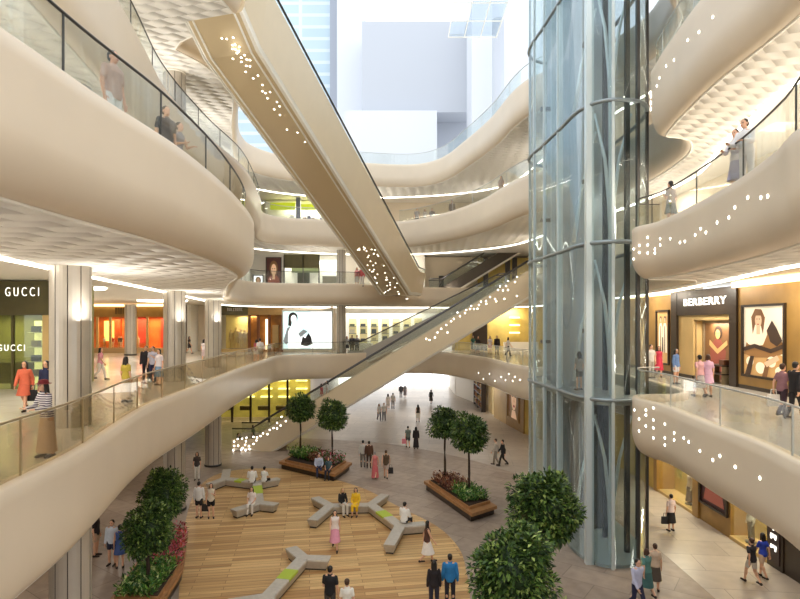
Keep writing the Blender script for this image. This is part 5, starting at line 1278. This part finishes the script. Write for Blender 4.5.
# yellow shop on the ground floor behind the escalator
sl = empty('shopfront', (-13, 53, 0), 'yellow lit ground shop seen behind the foot of the long escalator', 'shop', 'shopfronts')
far_box(-20, -9.0, 0, 4.98, mat('yellow_green_lit', (196, 180, 92), .6, noise=.3, nscale=.9, emit=.1), 'back_wall', sl, 56.0, 56.2)
for i in range(6):
    x = -19.5 + i * 1.75
    far_box(x, x + .18, 0, 4.7, dbrown, 'mullion', sl, 53.0, 53.2)
    far_box(x + .4, x + 1.4, .9, 1.3, mat('rack_dark', (96, 80, 40), .5), 'rack', sl, 54.5, 55.2)
    for k in range(3): far_box(x + .4, x + 1.5, 2.0 + k * .8, 2.12 + k * .8, mat('lit_shelf_y', (255, 246, 170), .5, emit=1.1), 'lit_shelf', sl, 55.6, 56.0)
far_box(-20, -9.0, 4.2, 4.6, gold_l, 'sign_board', sl, 53.0, 53.3)
far_box(-20, -9.0, .1, 4.2, shop_glass, 'window_glass', sl, 53.08, 53.12)
# ------------------------------------------------------------------ second gallery, far end
YS = 57.0
s2 = empty('shopfront', (-9, YS, F2), 'white and olive glazed upper shopfront with a dark picture', 'shop', 'shopfronts')
def Xs(px): return fx(px, YS)
far_box(Xs(225), Xs(345), F2, 16.4, mat('upper_white_lit', (240, 240, 228), .5, emit=.2), 'back_wall', s2, YS + 1.2, YS + 1.4)
far_box(Xs(284), Xs(319), 15.0, 16.4, olive, 'sign_board', s2, YS, YS + .2)
far_box(Xs(290), Xs(318), 14.6, 15.6, mat('olive_green_panel', (110, 120, 84), .5), 'back_panel', s2, YS + .9, YS + 1.1)
far_box(Xs(296), Xs(308), F2 + .6, 14.6, mat('dark_green_panel', (60, 66, 52), .5), 'back_panel', s2, YS + .8, YS + 1.1)
for px in (284, 303, 319): far_box(Xs(px) - .06, Xs(px) + .06, F2, 16.4, dsteel, 'mullion', s2, YS, YS + .12)
far_box(Xs(322), Xs(343), F2, 14.2, mat('triangle_grey', (150, 150, 140), .5), 'counter', s2, YS + .3, YS + .8)
poster('poster', (Xs(267), YS - .1, F2 + .3), (1, 0, 0), (0, -1, 0), Xs(281) - Xs(267), 3.1, 'tall dark red picture on the second gallery wall', dbrown, mat('print_maroon', (84, 46, 44), .5, emit=.1), tone, .08)
poster('poster', (Xs(254), YS - .1, F2 + .3), (1, 0, 0), (0, -1, 0), Xs(263) - Xs(254), 1.3, 'small dark framed screen on the second gallery wall', dbrown, pk['white'], tone, .08)
far_box(Xs(250), Xs(284), F2, 16.4, white_p, 'wall_panel', s2, YS, YS + .2)
far_box(Xs(345), Xs(425), F2, 16.4, white_p, 'wall_panel', s2, YS + .6, YS + .8)
far_box(Xs(425), Xs(500), F2, 16.4, cream_w, 'wall_panel', s2, YS + 2.4, YS + 2.6)
far_box(fx(439, 59), fx(444, 59), 13.2, 14.4, dbrown, 'notice_panel', s2, YS + 2.3, YS + 2.4)
far_box(fx(478, 59), fx(540, 59), F2, 16.3, yellow_lit, 'back_panel', s2, YS + 2.3, YS + 2.4)
for px in (486, 508, 515): far_box(fx(px, 59) - .25, fx(px, 59) + .25, F2, 16.3, dbrown, 'pier', s2, YS + 2.1, YS + 2.3)
# ------------------------------------------------------------------ third gallery, far end: lime bands
YL = 57.0
s3 = empty('shopfront', (-10, YL, F3), 'third gallery shop with two lime green bands over a busy display', 'shop', 'shopfronts')
limeb = mat('lime_band', (190, 206, 30), .5, emit=.3)
def Xl(px): return fx(px, YL)
far_box(Xl(262), Xl(345), F3, 22.2, white_p, 'back_wall', s3, YL + 1.5, YL + 1.7)
far_box(Xl(270), Xl(295), 20.95, 21.65, limeb, 'sign_board', s3, YL, YL + .2); far_box(Xl(301), Xl(330), 20.95, 21.5, limeb, 'sign_board', s3, YL, YL + .2)
far_box(Xl(296), Xl(300), F3, 22.2, mat('slate_pier', (96, 100, 116), .5), 'pier', s3, YL, YL + .4)
far_box(Xl(270), Xl(345), F3, F3 + .9, mat('display_grey', (176, 164, 158), .5), 'counter', s3, YL, YL + .7)
rd = random.Random(6)
for i in range(16):
    x = Xl(274) + i * .42; far_box(x, x + .3, F3 + .9, F3 + .9 + rd.uniform(.4, 1.2), cloth(rd.choice([(96, 86, 90), (200, 180, 170), (240, 236, 230), (150, 110, 110), (120, 120, 150)])), 'display_goods', s3, YL + .1, YL + .6)
# ------------------------------------------------------------------ ring lights set in the ceilings
def ring_light(x, y, z, r, label):
    root = empty('ring_light', (x, y, z), label, 'lamp', 'round ceiling ring lights')
    MB().tube([(x + r * math.cos(2 * PI * k / 40), y + r * .8 * math.sin(2 * PI * k / 40), z - .05) for k in range(40)], .07, 6, closed=True).build('glow_ring', cove_m, root)
    MB().cyl((x, y, z - .03), (x, y, z), r * .96, r * .96, 40).build('disc', ceil_m, root)
ring_light(-16.6, 29.5, 11.28, 1.0, 'glowing oval ring in the ceiling beside the thick grey column')
ring_light(-19.5, 46, 11.28, 1.9, 'flat glowing oval ring in the ceiling before the orange shop')
# ------------------------------------------------------------------ bags carried
def bag(x, y, z, w_, h_, m, label, hh=.16, grp='bags in hands', rz=0):
    root = empty('shopping_bag', (x, y, z), label, 'bag', grp)
    MB().add([(x - w_ / 2, y - .05, z), (x + w_ / 2, y - .05, z), (x + w_ / 2, y + .05, z), (x - w_ / 2, y + .05, z), (x - w_ * .46, y - .04, z + h_), (x + w_ * .46, y - .04, z + h_), (x + w_ * .46, y + .04, z + h_), (x - w_ * .46, y + .04, z + h_)],
             [(0, 3, 2, 1), (4, 5, 6, 7), (0, 1, 5, 4), (1, 2, 6, 5), (2, 3, 7, 6), (3, 0, 4, 7)]).build('body', m, root)
    MB().tube([(x - w_ * .25, y, z + h_), (x - w_ * .2, y, z + h_ + hh), (x + w_ * .2, y, z + h_ + hh), (x + w_ * .25, y, z + h_)], .012, 6).build('handle', m, root)
for (px, py, zf), dx, w_, h_, c, l in (((25, 411, F1), .27, .30, .36, (30, 28, 30), 'black handbag carried by the orange dressed woman'),
                                       ((782, 417, F1), -.28, .36, .36, (242, 238, 234), 'white shopping bag carried under the big poster'),
                                       ((408, 448, G0), -.30, .34, .36, (232, 140, 150), 'pink shopping bag on the ground floor walkway'),
                                       ((386, 479, G0), .28, .32, .36, (40, 34, 34), 'dark bag carried beside the pale shorts in the row of four'),
                                       ((671, 531, G0), -.27, .36, .32, (36, 34, 36), 'black bag hanging beside the black skirt'),
                                       ((211, 518, GD), -.26, .34, .34, (54, 48, 46), 'dark grey bag beside the black shorts on the deck')):
    x, y = onz(px, py, zf); bag(x + dx, y - .03, zf + .34, w_, h_, cloth(c), l)
# ------------------------------------------------------------------ outside, beyond the open top, in colours paled for haze
tower = empty('tower_block', (-16, 92, 0), 'pale blue striped tower outside beyond the great escalator', 'building', None, 'structure')
tb = brick_mat('tower_stripes', (184, 204, 216), (192, 210, 220), (212, 222, 230), 40, 1.9, 0, .3, .28, .4, .03, .1, 0)
for n in tb.node_tree.nodes:
    if n.type == 'MAPPING': n.inputs['Rotation'].default_value = (PI / 2, 0, 0)
MB().box(-45, 90, 0, -11.2, 100, 100).build('facade', tb, tower)
MB().box(-11.2, 89.5, 0, -9.9, 100, 100).build('corner_fin', pale_grey, tower)
pale = empty('office_block', (2, 80, 0), 'pale lilac grey block hanging over the daylight void outside', 'building', None, 'structure')
MB().box(fx(362, 80), 80, 39.5, fx(470, 80), 88, 52.5).build('upper_volume', pale_lilac, pale)
MB().box(fx(337, 86), 86, 24, fx(362, 86), 95, 100).build('pier', pale_white, pale)
MB().box(fx(345, 78), 78, 24, fx(437, 78), 86, 39.0).build('lower_volume', pale_white, pale)
MB().box(fx(437, 84), 84, 24, fx(475, 84), 92, 42).build('side_volume', pale_lilac, pale)
wh = empty('glazed_hall', (10, 72, 0), 'white glazed hall outside with a rounded pier', 'building', None, 'structure')
MB().box(fx(472, 74), 74, 24, 40, 80, 52).build('facade', pale_white, wh)
MB().cyl((fx(498, 71), 71, 24), (fx(498, 71), 71, fz(20, 71)), .75, .75, 20).build('pier', pale_lilac, wh)
MB().box(-40, 95, 0, -9.9, 96, 26).build('podium', pale_lilac, tower)
sk = empty('skylight_frame', (7, 47, 38), 'thin white steel skylight grid above the far galleries', 'skylight', None, 'structure')
for i in range(4): MB().box(4.8 + i * 1.6, 38, 37.9, 4.88 + i * 1.6, 56, 38.1).build('beam', line_m, sk)
for i in range(7): MB().box(4.8, 38 + i * 3.0, 37.95, 9.68, 38.07 + i * 3.0, 38.05).build('purlin', line_m, sk)
MB().box(4.8, 38, 38.1, 9.68, 56, 38.12).build('glass_panel', glass('skylight_glass', (238, 244, 248), .05), sk)
# ------------------------------------------------------------------ camera, sky, lamps
cd = bpy.data.cameras.new('camera'); cam = link('camera', cd)
cam.location = (0, 0, CH); cam.rotation_euler = (PI / 2, 0, 0)
cd.sensor_width = 36.0; cd.lens = 36.0 * F / 800.0; cd.shift_y = (HY - 299.5) / 800.0; cd.clip_end = 400
SC.camera = cam
w = bpy.data.worlds.new('sky'); SC.world = w; w.use_nodes = True
bg = w.node_tree.nodes['Background']
bg.inputs['Color'].default_value = (0.90, 0.95, 1.0, 1); bg.inputs['Strength'].default_value = 1.2
def area(name, loc, sx, sy, power, col=(1, 0.86, 0.66), rot=(0, 0, 0)):
    d = bpy.data.lights.new(name, 'AREA'); d.shape = 'RECTANGLE'; d.size = sx; d.size_y = sy; d.energy = power; d.color = col
    o = link(name, d); o.location = loc; o.rotation_euler = rot
    return o
WARM = (1.0, 0.91, 0.79)
for y in (29.3, 23.1): area('shop_lamp', (14.85, y, 4.5), .6, 1.6, 200, WARM)
area('shop_lamp', (15.55, 27.6, 9.4), .3, 1.6, 40, WARM)
area('shop_lamp', (-18.5, 26.2, 9.8), 3, 1.6, 160, (1, .95, .75))
area('shop_lamp', (-26, 55.4, 9.9), 7, 1.2, 260, (1, .75, .45))
area('shop_lamp', (-15.5, 57, 10.1), 2, .8, 90, WARM)
area('shop_lamp', (-2, 58.5, 11.0), 8, 1.2, 120, (1, .97, .9))
area('shop_lamp', (11, 58.6, 11.0), 3, .8, 160, WARM)
area('shop_lamp', (-14.5, 54.5, 4.6), 8, 1.2, 180, (1, .9, .6))
area('shop_lamp', (-9, 57.6, 16.0), 6, .5, 160, (1, .97, .9))
area('shop_lamp', (-9, 57.6, 21.8), 6, .5, 160, (1, .97, .9))
# area lights added under the gallery ceilings for brightness, with no fixtures
for x, y in ((-12.5, 8), (-12.5, 14), (-13, 21), (-17, 33), (-14.5, 41), (-20, 44), (-26, 44)): area('ceiling_fill', (x, y, 11.2), 1.2, 1.2, 143, WARM)
for x, y in ((12.6, 8), (13.2, 15), (13.8, 21), (13.9, 27), (13.8, 33), (12, 50)): area('ceiling_fill', (x, y, 11.2), 0.9, 0.9, 110, WARM)
for x, y in ((-9, 54.5), (-3, 54.5), (3, 56.5)): area('ceiling_fill', (x, y, 11.2), 1.2, 0.6, 110, WARM)
for x, y in ((-12, 8), (-13, 16), (-14, 30), (-8, 53), (0, 56.8), (13, 12), (13.5, 20), (14, 30), (12, 46)): area('ceiling_fill', (x, y, 16.4), 1.0, 1.0, 143, (1, 0.92, 0.8))
for x, y in ((-14, 20), (-14, 36), (-6, 54), (4, 55), (13, 26), (11.5, 42), (13.5, 14)): area('ceiling_fill', (x, y, 22.2), 1.0, 1.0, 143, (1, 0.94, 0.85))
for x, y in ((-13, 8), (-13, 18), (-14, 28), (-14, 38), (12.5, 10), (13, 20), (13, 28), (11.5, 40), (8, 56), (1, 58), (-6, 56), (2, 70)): area('ceiling_fill', (x, y, 4.62), 1.2, 1.2, 60, WARM)

# unseen fill lights added above the upper gallery floors to brighten the scaled soffits
for x, y, z in ((-11.5, 10, 18.4), (-12, 18, 18.4), (-12.5, 26, 18.4), (-13, 34, 18.4), (-12.5, 42, 18.4), (-3, 53.5, 18.4), (8, 52, 18.4), (11, 40, 18.4), (12.5, 24, 18.4),
                (11.5, 9, 12.7), (12.2, 15, 12.7), (12.8, 20, 12.7), (13, 27, 12.7), (-9, 9, 12.7), (-9, 16, 12.7), (-11, 24, 12.7), (11, 44, 12.7), (5, 56, 12.7), (-8, 51, 12.7)):
    area('soffit_fill', (x, y, z), .5, 1.5, 120 if x < -11 and z > 15 else 55, (1, .95, .88), (PI, 0, 0))
for x, y in ((-8.5, 15.4), (-8.9, 17.2), (-10.5, 27.6), (-10.6, 29.2), (-11.6, 36.4), (-11.6, 38)): area('column_fill', (x, y, 9.45), .3, .3, 22, (1, .95, .86), (PI, 0, 0))  # added fill lights hanging free beside the columns to brighten the soffit
v = SC.view_settings; v.view_transform = 'Standard'; v.look = 'None'; v.gamma = 1.0; v.use_curve_mapping = False; v.exposure = 0.6
SC.cycles.max_bounces = 7; SC.cycles.diffuse_bounces = 4; SC.cycles.glossy_bounces = 3; SC.cycles.transparent_max_bounces = 32
SC.cycles.caustics_reflective = False; SC.cycles.caustics_refractive = False; SC.cycles.sample_clamp_indirect = 6.0
